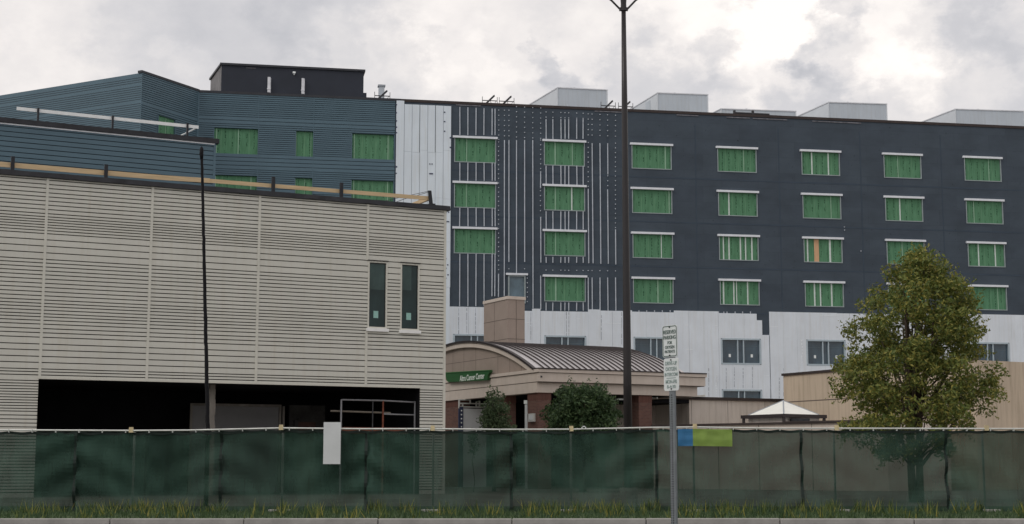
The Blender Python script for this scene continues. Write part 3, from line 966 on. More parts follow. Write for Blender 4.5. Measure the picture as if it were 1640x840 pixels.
# dark pipe rail on the roof edge in front of the low unit
rl = fthing('roof_pipe_rail', 'dark low pipe lying on two stubs at the roof edge, before the low unit', 'pipe', F0)
q = MB()
xa, z = F0.at(1176, 181, 1.0); xb_, _ = F0.at(1232, 183, 1.0)
q.tube([(xa, 1, z), (xb_, 1, z - .02)], .1); q.tube([(xa + .1, 1, z - .28), (xb_ - .1, 1, z - .3)], .07)
q.build('pipe', M['iron'], rl)
for px in (1176, 1205.5):
    x, z1_ = F0.at(px, 177.3, 1.0); q = MB(); q.box(x - .1, x + .1, .9, 1.1, ZTOP - .7, z1_); q.build('stub', M['iron'], rl)

# ---- parapet scaffold brackets
def brace_proto():
    t = thing('parapet_scaffold', 'small steel scaffold frame with a slanting beam on the roof edge', 'scaffold', (0, 0, 0), F0.yaw, 'scaffold frames along the roof edge')
    for x in (0, 1.38):
        q = MB(); q.tube([(x, 0, -.6), (x, 0, .72)], .028, 6); q.build('post', M['iron'], t)
    q = MB(); q.tube([(0, 0, .38), (1.38, 0, .38)], .026, 6); q.tube([(0, 0, .34), (1.38, 0, .34)], .02, 6)
    q.tube([(.72, 0, .36), (.98, 0, -.2)], .022, 6); q.tube([(1.30, 0, .36), (.88, 0, -.2)], .022, 6); q.tube([(.62, 0, .36), (.4, 0, 0)], .02, 6)
    q.build('cross_brace', M['iron'], t)
    q = MB()
    q.prism_xz([(-.12, -.28), (.10, -.28), (1.16, .78), (1.12, .92), (1.0, .86)], -.06, .06); q.build('beam', M['iron'], t)
    return t


br = brace_proto()
labels = ['scaffold frame on the roof beside the square vent stack', 'left one of the two scaffold frames between the white boards and the first rooftop unit',
          'right one of the two scaffold frames between the white boards and the first rooftop unit', 'scaffold frame on the roof edge left of the lamp pole, before the first rooftop unit',
          'scaffold frame half hidden behind the tall lamp pole']
for i, (px, py) in enumerate(((600, 156), (772.5, 163.5), (799.5, 164.5), (962.5, 171.5), (990.5, 173))):
    o = br if i == 0 else copy_tree(br)
    x, z = F0.at(px, py, .6)
    p = F0.w(x, .6)
    o.location = (p.x, p.y, ZTOP + (.0)); o['label'] = labels[i]
# vent stack
x, z = F0.at(611, 138, 5)
p = F0.w(x, 5)
vt = thing('vent_stack', 'slim grey square vent stack rising behind a scaffold frame on the roof', 'vent', (p.x, p.y, ZTOP - .7), F0.yaw)
q = MB(); q.box(-.26, .26, -.26, .26, 0, z - ZTOP + .6); q.build('shaft', M['ahu'], vt)
q = MB(); q.box(-.34, .34, -.34, .34, z - ZTOP + .602, z - ZTOP + .75); q.build('cap', M['seam'], vt)

# ================================================================== BLUE LOWER BLOCK behind the beige one
FB = ground_frame(332, 96, 27)
bl = fthing('blue_block', 'lower blue grey clad block with black roof edge rising behind the beige building', 'building', FB)
zt = (FB.at(328, 222)[1] + FB.at(262, 214)[1]) / 2
xl = FB.at(-260, 220)[0]
b = MB()
bands = []; z = zt - .35
gz = [FB.at(300, v)[1] for v in (231.5, 239.2, 246.7, 254, 262, 269.7, 277.3, 284.8, 292)]
cur = zt - .3
for z in gz:
    bands.append((z + .05, cur, 0, 0)); bands.append((z, z + .05, .06, 1)); cur = z
while cur > 4:
    bands.append((cur - .30 + .05, cur, 0, 0)); bands.append((cur - .30, cur - .30 + .05, .06, 1)); cur -= .30
bands.append((0, cur, 0, 0))
b.course_wall(xl, -.15, bands[::-1], (), 0, .2, 0)
b.box(-.15, 0, -.02, .2, 0, zt - .3, 0)
b.quad((0, .2, 0), (0, 20, 0), (0, 20, zt - .3), (0, .2, zt - .3))
b.quad((xl, 20, 0), (xl, 0, 0), (xl, 0, zt - .3), (xl, 20, zt - .3))
b.quad((xl, 0, zt - .31), (0, 0, zt - .31), (0, 20, zt - .31), (xl, 20, zt - .31))
b.build('wall', [M['bluesid'], M['bluegroove']], bl)
b = MB(); b.box(xl, .18, -.14, .5, zt - .3, zt); b.build('coping', M['black'], bl)
b = MB(); b.box(xl, -.1, -.05, -.003, zt - .40, zt - .315); b.build('drip_edge', M['flash'], bl)
# its temporary white guardrail
wr = fthing('white_roof_rail', 'white temporary board rail with black post on the blue block roof', 'guardrail', FB)
xa, za = FB.at(318, 204.5, .4); xb_, zb_ = FB.at(150, 186, .4)
q = MB(); q.box(xl + 10, xa, .38, .44, za - .09, za + .12); q.build('rail_board', M['whiterail'], wr)
q = MB(); x, z = FB.at(287, 213, .4); q.tube([(x, .9, zt + .05), (xa - .05, .45, za)], .05, 6); q.build('diagonal_brace', M['whiterail'], wr)
for px in (300, 180, 60):
    x, _ = FB.at(px, 205, .34); q = MB(); q.box(x - .06, x + .06, .26, .37, zt, za + .18); q.build('post', M['postblk'], wr)

# ================================================================== BEIGE BUILDING
FG = ground_frame(712, 72, 26.2)
bg = fthing('beige_building', 'beige building clad in horizontal lapped siding with two narrow windows and a dark loading bay', 'building', FG)
zc = (FG.at(712, 336)[1] + FG.at(300, 303)[1]) / 2        # top of siding
XB = FG.at(-330, 480)[0]
ysl = [316.8, 323.2, 329.3, 335.9, 342, 348.2, 354.5, 361, 367.3, 372.1, 376.3, 380.2, 384.3, 388.4, 392.9, 397.5, 406.8, 416.4, 426.4, 436.4, 441.9, 447.8, 453.8, 459.7, 466, 472.4, 478.7, 485.1, 491.3,
       497.6, 502.7, 507.6, 512.9, 518.3, 523, 528.3, 534, 540.7, 547, 553.8, 564, 573, 582.6, 591.8, 601.5, 605.8, 610.6]
gz = [FG.at(413, v)[1] for v in ysl]
zsof = FG.at(500, 617.2)[1]
d = gz[-2] - gz[-1]
bands_all = []; cur = zc
for z in gz:
    th_ = .042
    bands_all.append((z + th_, cur, 0, 0)); bands_all.append((z, z + th_, .09, 1)); cur = z
bands_top = [(zsof, cur, 0, 0)] + bands_all[::-1]
# the courses beside the bay, down to the ground
bands_low = []; cur = zsof
for k in range(60):
    h = .118 if k < 12 else (.165 if k < 16 else .13)
    if cur - h < .15: break
    bands_low.append((cur - h + .04, cur, 0, 0)); bands_low.append((cur - h, cur - h + .04, .09, 1)); cur -= h
bands_low.append((0, cur, 0, 0))
bands_low = bands_low[::-1]
nw = []
for a, e, yt, yb in ((589.8, 619.6, 418, 527), (641.8, 671.2, 421.5, 530)):
    xa, z1_ = FG.at(a, yt); xb_, z0_ = FG.at(e, yb); nw.append((xa, xb_, z0_, z1_))
xbay1 = FG.at(672.3, 650)[0]; xbay0 = FG.at(60, 650)[0]
b = MB()
b.course_wall(XB, -.10, bands_top, nw, 0, .22, 0)
b.course_wall(xbay1, -.10, bands_low, (), 0, .2, 0)
b.course_wall(XB, xbay0, bands_low, (), 0, .2, 0)
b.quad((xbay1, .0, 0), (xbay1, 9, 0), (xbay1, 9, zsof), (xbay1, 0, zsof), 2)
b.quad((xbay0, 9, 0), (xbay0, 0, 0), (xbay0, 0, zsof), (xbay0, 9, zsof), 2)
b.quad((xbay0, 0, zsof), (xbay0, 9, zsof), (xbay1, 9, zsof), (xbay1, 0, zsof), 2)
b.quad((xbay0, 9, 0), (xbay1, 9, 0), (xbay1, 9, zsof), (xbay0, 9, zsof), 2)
b.quad((0, .1, 0), (0, 18, 0), (0, 18, zc), (0, .1, zc), 0)
b.quad((XB, 18, 0), (XB, 0, 0), (XB, 0, zc), (XB, 18, zc), 0)
b.quad((0, 18, 0), (XB, 18, 0), (XB, 18, zc), (0, 18, zc), 0)
b.quad((XB, 0, zc - .05), (0, .0, zc - .05), (0, 18, zc - .05), (XB, 18, zc - .05), 3)
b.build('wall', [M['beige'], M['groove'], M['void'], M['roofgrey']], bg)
b = MB()
for px in (413.5, 590, 240, 70, -100):
    x = FG.at(px, 450)[0]
    segs = [(zsof, zc - .02)]
    if px == 590: x -= .06; segs = [(zsof, nw[0][2] - .16), (nw[0][3] + .03, zc - .02)]
    for za, zb in segs: b.box(x - .055, x + .055, -.022, .07, za, zb)
b.box(-.10, .015, -.02, .2, 0, zc - .02)
b.box(xbay0, xbay1, -.018, .10, zsof - .02, zsof + .07)
b.build('trim', M['beigetrim'], bg)
# wavy black membrane lapped over the parapet
zk = (FG.at(712, 330)[1] + FG.at(300, 296.5)[1]) / 2
b = MB(); n = 160
for i in range(n):
    xa = XB + (0.18 - XB) * i / n; xb_ = XB + (.18 - XB) * (i + 1) / n
    f_ = lambda x: zc - .03 - .035 * noise.noise(Vector((x * 1.1, 3, 0))) - .02 * noise.noise(Vector((x * 4, 9, 0)))
    g_ = lambda x: -.13 - .05 * noise.noise(Vector((x * 1.5, 20, 0)))
    h_ = lambda x: zk + .02 * noise.noise(Vector((x * 1.3, 7, 5)))
    b.quad((xa, g_(xa), f_(xa)), (xb_, g_(xb_), f_(xb_)), (xb_, -.10, h_(xb_)), (xa, -.10, h_(xa)))
    b.quad((xa, -.10, h_(xa)), (xb_, -.10, h_(xb_)), (xb_, .5, h_(xb_)), (xa, .5, h_(xa)))
    b.quad((xb_, g_(xb_), f_(xb_)), (xa, g_(xa), f_(xa)), (xa, .01, zc - .05), (xb_, .01, zc - .05))
b.quad((.18, g_(.18), f_(.18)), (.18, .5, zc - .05), (.18, .5, zk), (.18, -.10, zk))
b.build('coping', M['black'], bg)
# narrow windows
for i, (xa, xb_, z0_, z1_) in enumerate(nw):
    cx, cz, hw, hh = (xa + xb_) / 2, (z0_ + z1_) / 2, (xb_ - xa) / 2, (z1_ - z0_) / 2
    q = MB(); t = .07
    q.box(-hw, -hw + t, -.10, .12, -hh, hh); q.box(hw - t, hw, -.10, .12, -hh, hh)
    q.box(-hw + t, hw - t, -.10, .12, hh - t, hh); q.box(-hw + t, hw - t, -.10, .12, -hh, -hh + t)
    o = q.build('narrow_window', M['beigetrim'], bg); o.location = (cx, .08, cz)
    p = MB(); zs = .16 * hh if i == 0 else .2 * hh
    p.quad((-hw + t, 0, -hh + t), (hw - t, 0, -hh + t), (hw - t, 0, zs), (-hw + t, 0, zs), 0)
    p.quad((-hw + t, 0, zs), (hw - t if i == 0 else .1, 0, zs), (hw - t if i == 0 else .1, 0, hh - t), (-hw + t, 0, hh - t), 1)
    if i: p.quad((.1, 0, zs), (hw - t, 0, zs), (hw - t, 0, hh - t), (.1, 0, hh - t), 0)
    p.build('pane', [M['glass2'], M['glass2up']], o)
    p = MB(); gk = .035
    p.box(-hw + t, -hw + t + gk, -.02, -.004, -hh + t, hh - t); p.box(hw - t - gk, hw - t, -.02, -.004, -hh + t, hh - t)
    p.box(-hw + t + gk, hw - t - gk, -.02, -.004, -hh + t, -hh + t + gk); p.box(-hw + t + gk, hw - t - gk, -.02, -.004, hh - t - gk, hh - t)
    p.build('gasket', M['postblk'], o)
    p = MB(); x = -.05 if i == 0 else -.03; p.box(x - .12, x + .12, -.022, -.005, -hh * .69, -hh * .48); p.build('paper_notice', M['tealpaper'], o)
    p = MB(); p.box(-hw - .06, hw + .06, -.20, .0, -hh - .15, -hh - .002); p.build('sill', M['sill'], o)
    p = MB(); p.box(-hw - .03, hw + .03, -.13, -.085, hh + .001, hh + .05); p.build('head_trim', M['groove'], o)

# inside the loading bay
Y = 7.0
xa, z1_ = FG.at(308, 650, Y); xb_, _ = FG.at(446, 651, Y)
q = MB(); n = 9
for i in range(n):
    za, zb = .0 + z1_ * i / n, z1_ * (i + 1) / n
    q.box(xa, xb_, Y - .05, Y, za + .015, zb)
q.box(xa, xb_, Y - .02, Y, 0, z1_)
o = q.build('roller_door', M['door'], bg)
q = MB(); q.box(xa - .12, xa - .01, Y - .12, Y, 0, z1_ + .12); q.box(xb_ + .01, xb_ + .12, Y - .12, Y, 0, z1_ + .12); q.box(xa - .01, xb_ + .01, Y - .12, Y, z1_ + .002, z1_ + .12)
x2, _ = FG.at(455, 660, Y); q.box(x2 - .1, x2, Y - .12, Y, 0, z1_ + .05)
q.build('door_frame', M['concrete'], o)
q = MB(); x, _ = FG.at(339.5, 640, 1.5); nn = 22
for i in range(nn):
    za, zb = zsof * i / nn, zsof * (i + 1) / nn
    e = random.uniform(-.02, .02)
    q.box(x - .15 + e, x + .14 + random.uniform(-.03, .03), 1.4, 1.75, za, zb)
q.build('column', M['concrete'], bg)
xa, z1_ = FG.at(474, 673, Y); xb_, _ = FG.at(508, 673, Y)
q = MB(); q.box(xa + .1, xb_ - .1, Y - .05, Y + .1, 0, z1_ - .1); o = q.build('entrance_door', M['browndoor'], bg)
q = MB(); q.box(xa - .1, xa + .098, Y - .1, Y + .05, 0, z1_); q.box(xb_ - .098, xb_ + .1, Y - .1, Y + .05, 0, z1_); q.box(xa + .098, xb_ - .098, Y - .1, Y + .05, z1_ - .098, z1_ + .05)
q.build('door_frame', M['darkconc'], o)
q = MB(); xm = (xa + xb_) / 2; q.box(xm - .9, xm + 1.0, Y + .06, Y + .3, 0, z1_ + .75); q.build('plinth', M['darkconc'], bg)
# railing under the overhang (a thing of its own)
rg = fthing('bay_railing', 'galvanised two rail guard with a rusty post inside the dark loading bay', 'railing', FG)
Y = .45
xs_ = [FG.at(p, 650, Y)[0] for p in (546.5, 597, 613.5, 664.5)]
zt_ = FG.at(614, 642, Y)[1]; zm_ = FG.at(614, 661.5, Y)[1]
for i, x in enumerate(xs_):
    q = MB(); q.tube([(x, Y, 0), (x, Y, zt_)], .045 if i != 1 else .03, 7)
    o = q.build('post', [M['steel'], M['iron'], M['rust'], M['steel']][i], rg)
q = MB(); q.tube([(xs_[0], Y, zt_), (xs_[2], Y, zt_), (xs_[3], Y, zt_ - .05)], .04, 7); q.build('top_rail', M['steel'], rg)
q = MB(); q.tube([(xs_[0] - .5, Y + .06, zm_ + .05), (xs_[2] + .4, Y + .06, zm_)], .045, 7); q.build('mid_rail', mat('weathered_board', (.16, .14, .115), .8, 0, .2, 3), rg)
q = MB(); q.tube([(xs_[2], Y, zm_ - .06), (xs_[3], Y, zm_ - .08)], .035, 7); q.build('mid_rail', M['steel'], rg)
q = MB(); za = FG.at(614, 685, Y)[1]
q.box(xs_[0] + .05, xs_[3] - .3, Y + .1, Y + .25, za - .3, za); q.build('toe_board', M['rust'], rg)

# roof guardrail of the beige building
gr = fthing('roof_guardrail', 'raw timber guardrail on three black posts along the beige roof edge', 'guardrail', FG)
for px, yt in ((438, 284), (547, 293), (690.5, 306)):
    x, zt_ = FG.at(px, yt, .1)
    q = MB()
    lean = .08 if px > 600 else 0
    q.prism_xz([(x - .075, zk - .03), (x + .075 + lean * .2, zk - .03), (x + .075 - lean, zt_), (x - .075 - lean, zt_)], .05, .16)
    if px > 600: q.box(x - .1, x + .2, .02, .3, zk, zk + .08)
    q.build('post', M['postblk'], gr)
for px in (170, 20, -140):
    x, _ = FG.at(px, 270, .1); q = MB(); q.box(x - .075, x + .075, .05, .16, zk - .03, zk + .62); q.build('post', M['postblk'], gr)
x0_, z0_ = FG.at(259, 284.5, .2); x1_, z1_ = FG.at(336, 290, .2); x2_, z2_ = FG.at(688, 317, .2)
q = MB()
q.prism_xz([(XB + 2, z0_ - .14), (x0_, z0_ - .12), (x1_, z1_ - .10), (x1_, z1_ + .11), (x0_, z0_ + .1), (XB + 2, z0_ + .08)], .17, .21)
q.build('plank', M['lumber'], gr)
q = MB(); q.prism_xz([(x1_ - .3, z1_ - .085), (x2_, z2_ - .12), (x2_, z2_ + .07), (x1_ - .3, z1_ + .095)], .215, .255); q.build('plank', M['lumber'], gr)
q = MB()   # the return rail going back over the roof
xr_, zr_ = FG.at(689, 318.5, .2)
q.prism_xy([(xr_ - .12, .26), (xr_, .26), (xr_ - .05, 14), (xr_ - .17, 14)], zr_ - .08, zr_ + .10); q.build('plank', M['lumber'], gr)
q = MB(); q.tube([(xr_, .12, zr_ + .38), (xr_ - 2.5, 7, zr_ + .2), (xr_ - 5, 13, zr_ + .5)], .014, 5)
q.tube([(xr_, .12, zr_ + .34), (xr_ - .8, 1.6, zr_ + .14), (xr_ - 1.6, 6, zr_ - .1)], .014, 5); q.build('rope', M['iron'], gr)

# ================================================================== CANCER CENTRE CANOPY
CY = 27.0
FE = ground_frame(866, 86, CY)            # eave side, x to the right
FGb = Frame(FE.o.x, FE.o.y, CY - 90)      # gable side, x grows towards the corner (0 at corner)
arc = [FGb.at(*p) for p in ((713, 556.7), (728.6, 551), (747.6, 548.5), (762.9, 548.5), (776.2, 550), (795.2, 553.8), (814.3, 561.4), (833.3, 572.9), (848.6, 584.3), (858, 591.9))]
HS, ZA_, RISE = 10.5, 9.11, 2.30                # half span, apex height, rise of the vault
RAD = (HS * HS + RISE * RISE) / (2 * RISE)
X0G = -.50                                     # gable coordinate of the arch foot next to the corner
arcz = lambda x, dr=0.: ZA_ - RAD + math.sqrt(max(0, (RAD - dr) ** 2 - (x - (X0G - HS)) ** 2))
ZE1, ZE2, ZE3 = 6.83, 6.12, 5.50               # entablature top, cornice line, soffit
LE = 11.35                                     # eave length
can = fthing('entrance_canopy', 'tan entrance canopy with barrel vaulted metal roof, brick columns and a curved gable', 'canopy', FE)
DEEP = 2 * HS + .9                              # canopy depth; gable x = -y of the eave frame
NA = 40
gx = [X0G - 2 * HS * i / NA for i in range(NA + 1)]
# vaulted metal skin + standing seams
b = MB()
rx0, rx1 = -.18, 10.35
for i in range(NA):
    a, e = gx[i], gx[i + 1]
    b.quad((rx0, -a, arcz(a)), (rx1, -a, arcz(a)), (rx1, -e, arcz(e)), (rx0, -e, arcz(e)))
    b.quad((rx0, -e, arcz(e) - .08), (rx1, -e, arcz(e) - .08), (rx1, -a, arcz(a) - .08), (rx0, -a, arcz(a) - .08))
roof = b.build('vault_roof', [M['roofmetal']], can, smooth=False)
xk = rx0 + .02
rb = MB(); kk = 0
while xk < rx1:
    wd = .026 if 0 < kk else .05
    for i in range(NA):
        a, e = gx[i], gx[i + 1]
        h = .075
        for x in (xk - wd, xk + wd):
            rb.quad((x, -a, arcz(a)), (x, -e, arcz(e)), (x, -e, arcz(e) + h), (x, -a, arcz(a) + h))
        rb.quad((xk - wd, -a, arcz(a) + h), (xk + wd, -a, arcz(a) + h), (xk + wd, -e, arcz(e) + h), (xk - wd, -e, arcz(e) + h))
    xk += .41 if kk else .78; kk += 1
rb.box(rx0, LE + .05, -.12, .5, ZE1 + .003, ZE1 + .07)           # eave flashing
rb.box(rx1 - .02, LE + .05, .5, DEEP, ZE1 + .003, ZE1 + .05)
rb.build('roof_seam', M['rib'], roof)
# arched fascia on both ends
for nm, xa, xb_ in (('arched_fascia', -.14, .10), ('arched_fascia', rx1 - .12, rx1 + .10)):
    b = MB()
    for i in range(NA):
        a, e = gx[i], gx[i + 1]
        T = .33
        oa, oe = max(arcz(a, T), ZE1 - .1), max(arcz(e, T), ZE1 - .1)
        ta, te = arcz(a, .03), arcz(e, .03)
        b.quad((xa, -a, oa), (xa, -a, ta), (xa, -e, te), (xa, -e, oe))
        b.quad((xb_, -a, ta), (xb_, -a, oa), (xb_, -e, oe), (xb_, -e, te))
        b.quad((xa, -a, oa), (xa, -e, oe), (xb_, -e, oe), (xb_, -a, oa))
        b.quad((xa, -a, ta), (xb_, -a, ta), (xb_, -e, te), (xa, -e, te))
    b.build(nm, M['stuccolt'], can)
# dark edge trim over the near arch
b = MB()
for i in range(NA):
    a, e = gx[i], gx[i + 1]
    for z0_, z1_ in ((-.03, .09),):
        b.quad((-.22, -a, arcz(a) + z0_), (-.22, -a, arcz(a) + z1_), (-.22, -e, arcz(e) + z1_), (-.22, -e, arcz(e) + z0_))
        b.quad((-.22, -a, arcz(a) + z1_), (0, -a, arcz(a) + z1_), (0, -e, arcz(e) + z1_), (-.22, -e, arcz(e) + z1_))
        b.quad((-.22, -a, arcz(a) + z0_), (-.22, -e, arcz(e) + z0_), (-.14, -e, arcz(e) + z0_), (-.14, -a, arcz(a) + z0_))
b.build('edge_trim', M['rib'], can)
# panelled gable infill with joints
for xg in (.06, rx1 - .06):
    b = MB()
    for i in range(NA):
        a, e = gx[i], gx[i + 1]
        b.quad((xg, -a, ZE1 - .15), (xg, -a, arcz(a, .2)), (xg, -e, arcz(e, .2)), (xg, -e, ZE1 - .15))
    if xg < 1:
        for px in (663, 725.5, 743, 762, 797.5, 816.5, 835.5, 780):
            if px == 780: continue
            x = FGb.at(px, 570, .06)[0]
            zt_ = arcz(x, .33)
            b.box(xg - .006, xg + .002, -x - .012, -x + .012, ZE1 - .1, zt_, 1)
        zj = FGb.at(762, 577, .06)[1]
        for i in range(NA):
            a, e = gx[i], gx[i + 1]
            if arcz((a + e) / 2, .4) > zj: b.box(xg - .006, xg + .002, -a, -e, zj - .012, zj + .012, 1)
    b.build('gable_panel', [M['stucco'], M['stuccoline']], can)
# entablature: proud upper band with a small moulding, recessed lower band
b = MB()
b.box(-.10, LE, 0, DEEP, ZE2, ZE1 - .18)
b.box(-.18, LE + .06, -.08, DEEP, ZE1 - .18, ZE1)
b.build('cornice', M['stuccolt'], can)
b = MB(); b.box(-.104, LE + .004, -.004, DEEP, ZE1 - .215, ZE1 - .182); b.box(-.06, LE - .05, .04, DEEP, ZE2 - .035, ZE2 - .001); b.build('painted_shade_strip', M['stuccoline'], can)  # dark strips paint the shadow lines under moulding and cornice
b = MB()
b.box(-.07, LE - .40, .30, .75, ZE3, ZE2 - .036); b.box(-.07, .5, .75, DEEP, ZE3 , ZE2 - .036); b.box(LE - .85, LE - .40, .75, DEEP, ZE3, ZE2 - .036)
b.build('lower_band', M['stuccolt'], can)
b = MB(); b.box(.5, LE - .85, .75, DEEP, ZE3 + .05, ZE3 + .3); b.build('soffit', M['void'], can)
x, z = FE.at(867, 603.5, -.02); q = MB(); q.box(x - .04, x + .04, -.06, -.001, z - .05, z + .05); q.build('wall_hook', M['iron'], can)
# brick columns
xc1 = FE.at(882, 655, .45)[0]
gcol = FGb.at(797, 645)[0]
c1 = FGb.at(845, 650, .05)[0]
cols = [(.05, xc1, .42, -c1 - .02), (LE - 4.0, LE - 3.17, .42, 1.35), (.06, .85, -FGb.at(806, 650)[0], -FGb.at(792, 650)[0]), (.06, .85, -FGb.at(733, 650)[0], -FGb.at(706, 650)[0])]
xr0, xr1 = FE.at(1023.3, 660, .42)[0], FE.at(1044, 660, .42)[0]
cols[1] = (xr0, xr1, .42, 1.5)
for a, e, y0_, y1_ in cols:
    b = MB(); b.box(a, e, y0_, y1_, 0, ZE3 - .42); o = b.build('brick_column', M['brick'], can)
    b = MB(); b.box(a - .012, e + .012, y0_ - .012, y1_ + .012, ZE3 - .42 + .002, ZE3 - .002); b.build('soldier_course', mat('soldier_brick', (.115, .052, .04), .85, 0, .25, 9, (1, 1, .05)) if 'soldier' not in M else M['soldier'], o)
gp = FGb.at(805.5, 630)[0], FGb.at(788, 630)[0]
b = MB(); b.box(-.14, .3, -gp[0], -gp[1], ZE3 - .12, ZE3 - .003); b.build('corbel', M['stuccolt'], can)
# entrance wall deep under the canopy
YB = 15.0
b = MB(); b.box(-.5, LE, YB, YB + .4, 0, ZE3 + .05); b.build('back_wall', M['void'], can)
b = MB()
Yp = 10.0
xa, z1_ = FE.at(742, 654.5, Yp); xb_, _ = FE.at(779, 654.5, Yp)
b.box(xa, xb_, Yp, Yp + .1, .0, z1_); b.build('entrance_panel', M['van'], can)
b = MB(); xj, _ = FE.at(735, 660, Yp); b.box(xj, xa - .02, Yp - .05, Yp + .1, 0, z1_ + .1); o = b.build('jamb', M['vanblue'], can)
for k in range(5):
    q = MB(); z = FE.at(738, 658 + k * 6.5, Yp)[1]; xm = (xj + xa) / 2; q.box(xm - .035, xm + .035, Yp - .08, Yp - .052, z - .04, z + .04); q.build('reflector', M['paper'], o)
b = MB(); zt_ = FE.at(740, 640.5, Yp)[1]; xe_ = FE.at(753, 640, Yp)[0]
for z, e in ((zt_, xe_), (z1_ + .32, xb_), (z1_ + .10, xb_)): b.box(xj, e, Yp - .04, Yp + .06, z - .04, z + .035)
for px, z0_, zz in ((735.5, z1_, zt_), (753, z1_ + .3, zt_), (741, z1_, z1_ + .32), (763, z1_ + .1, zt_ - .1), (768, z1_ + .1, z1_ + .5)):
    x = FE.at(px, 650, Yp)[0]; b.box(x - .035, x + .035, Yp - .045, Yp + .065, z0_, zz)
b.build('glazing_bars', M['pole'], can)
# downpipe, small sign and meter box by the corner column
x0_, zt_ = FGb.at(840.5, 648, .3); x1_, zb_ = FGb.at(844.5, 685, .3)
b = MB(); b.box(.30, .45, -x0_, -x1_, 0, zt_); b.build('white_post', M['van'], can)
x0_, z1_ = FGb.at(840, 641.5, .3); x1_, z0_ = FGb.at(845, 647, .3)
b = MB(); b.box(.26, .46, -x0_, -x1_, z0_, z1_); b.build('small_plate', M['paper'], can)
x0_, z1_ = FGb.at(847, 663, -.05); x1_, z0_ = FGb.at(855.5, 675.5, -.05)
b = MB(); b.box(-.10, .04, -x0_, -x1_, z0_, z1_); o = b.build('meter_box', M['pole'], can)
b = MB(); b.box(-.12, -.102, -x0_ - .1, -x1_ + .1, z0_ + .1, z1_ - .1); b.build('cover', M['van'], o)
x0_, z = FE.at(986.5, 639.5, 1.2); x1_, _ = FE.at(998, 639, 1.2)
b = MB(); b.box(x0_, x1_, 1.1, 1.25, z - .05, z + .04); b.build('light_bar', M['paper'], can)
x0_, z = FE.at(1045, 637.7, .9); x1_, _ = FE.at(1051, 637, .9)
b = MB(); b.tube([(x0_ - .1, .9, z), (x1_, .9, z)], .03, 6); b.box(x1_, x1_ + .08, .84, .96, z - .05, z + .05); b.build('pipe_stub', M['pole'], can)

# green sign on the gable
sg = fthing('building_sign', 'green sign lettered Altru Cancer Center on the canopy gable', 'sign', FGb)
pts = [FGb.at(*p, -.30) for p in ((719, 612.4), (781, 609.3), (782, 600.5), (785, 596.5), (785, 594.2), (713.8, 598.2), (715.8, 609.5))]
q = MB(); q.prism_xz(pts, -.34, -.14, 0)
q.build('sign_face', M['signgreen'], sg)
# thin bright lip along the top
p0, p1 = pts[5], pts[4]
q = MB(); q.prism_xz([(p0[0], p0[1] + .003), (p1[0], p1[1] + .003), (p1[0], p1[1] + .05), (p0[0], p0[1] + .05)], -.38, -.14)
q.build('top_edge', mat('green_edge', (.05, .17, .05), .4, 0, .05), sg)
ta, tz = FGb.at(756, 604.8, -.345); t0, _ = FGb.at(736.3, 605, -.345); t1, _ = FGb.at(775.8, 604, -.345)
tx = text_mesh('lettering', 'Altru Cancer Center', .5, M['signtext'], sg, ((t0 + t1) / 2, -.345, tz), width=t1 - t0, bold=.008)
for k in (.25, .75):
    q = MB(); x = p0[0] + (p1[0] - p0[0]) * k; q.box(x - .05, x + .05, -.14, .0, tz - .1, tz + .1); q.build('bracket', M['iron'], sg)

# ================================================================== TAN PYLON behind the canopy
FPY = ground_frame(813, 106, 27)
FPL = Frame(FPY.o.x, FPY.o.y, -63)
py = fthing('tan_tower', 'square tan panelled tower rising behind the vaulted canopy', 'tower', FPY)
wr_ = FPY.at(840.3, 480)[0]; wl = -FPL.at(775, 480)[0]; zt = FPY.at(813, 474.5)[1]
b = MB(); b.box(0, wr_, 0, wl, 0, zt - .22); b.build('wall', M['stucco'], py)
b = MB(); b.box(-.06, wr_ + .06, -.06, wl + .06, zt - .218, zt); b.build('coping', M['stuccolt'], py)
b = MB()
for k in range(1, 12):
    z = zt - .2 - 1.42 * k
    if z < .3: break
    b.box(-.008, wr_ + .008, -.008, wl + .008, z - .018, z + .018)
for t_ in (.5,):
    b.box(wr_ * t_ - .018, wr_ * t_ + .018, -.0085, .1, 0, zt - .225); b.box(-.0085, .1, wl * .55 - .018, wl * .55 + .018, 0, zt - .225)
b.build('panel_joint', M['stuccoline'], py)

# ================================================================== LOW TAN BUILDINGS on the right
FL = ground_frame(1106, 97, 27)
lw = fthing('low_wing', 'low weathered tan wing with dark coping right of the canopy', 'building', FL)
zt = (FL.at(1120, 635.8)[1] + FL.at(1258, 639.8)[1]) / 2
xa, xb_ = FL.at(1020, 640)[0], FL.at(1261, 640)[0]
xr_ = FL.at(1104, 660)[0]
b = MB(); b.box(xr_, xb_, 0, 10, 0, zt - .19); b.box(xa, xr_, 4, 10, 0, zt - .19, 0); b.box(xa, xr_, 0, 4, zt - .42, zt - .19, 1)
for px in (1107.5, 1165.5, 1225): x = FL.at(px, 650)[0]; b.box(x - .012, x + .012, -.007, .02, 0, zt - .2, 2)
b.build('wall', [M['greywall'], M['void'], M['stuccoline']], lw)
b = MB(); b.box(xa, xb_ + .1, -.12, .5, zt - .188, zt); b.box(xb_ - .3, xb_ + .1, .5, 10, zt - .188, zt); b.build('coping', M['browncap'], lw)
b = MB(); x0_, z = FL.at(1081, 636, -.2); x1_, _ = FL.at(1128, 631, -.2); b.prism_xz([(x0_, z - .05), (x1_, zt + .02), (x1_, zt + .13), (x0_, z + .03)], -.3, -.14); b.build('white_flashing', M['pole'], lw)

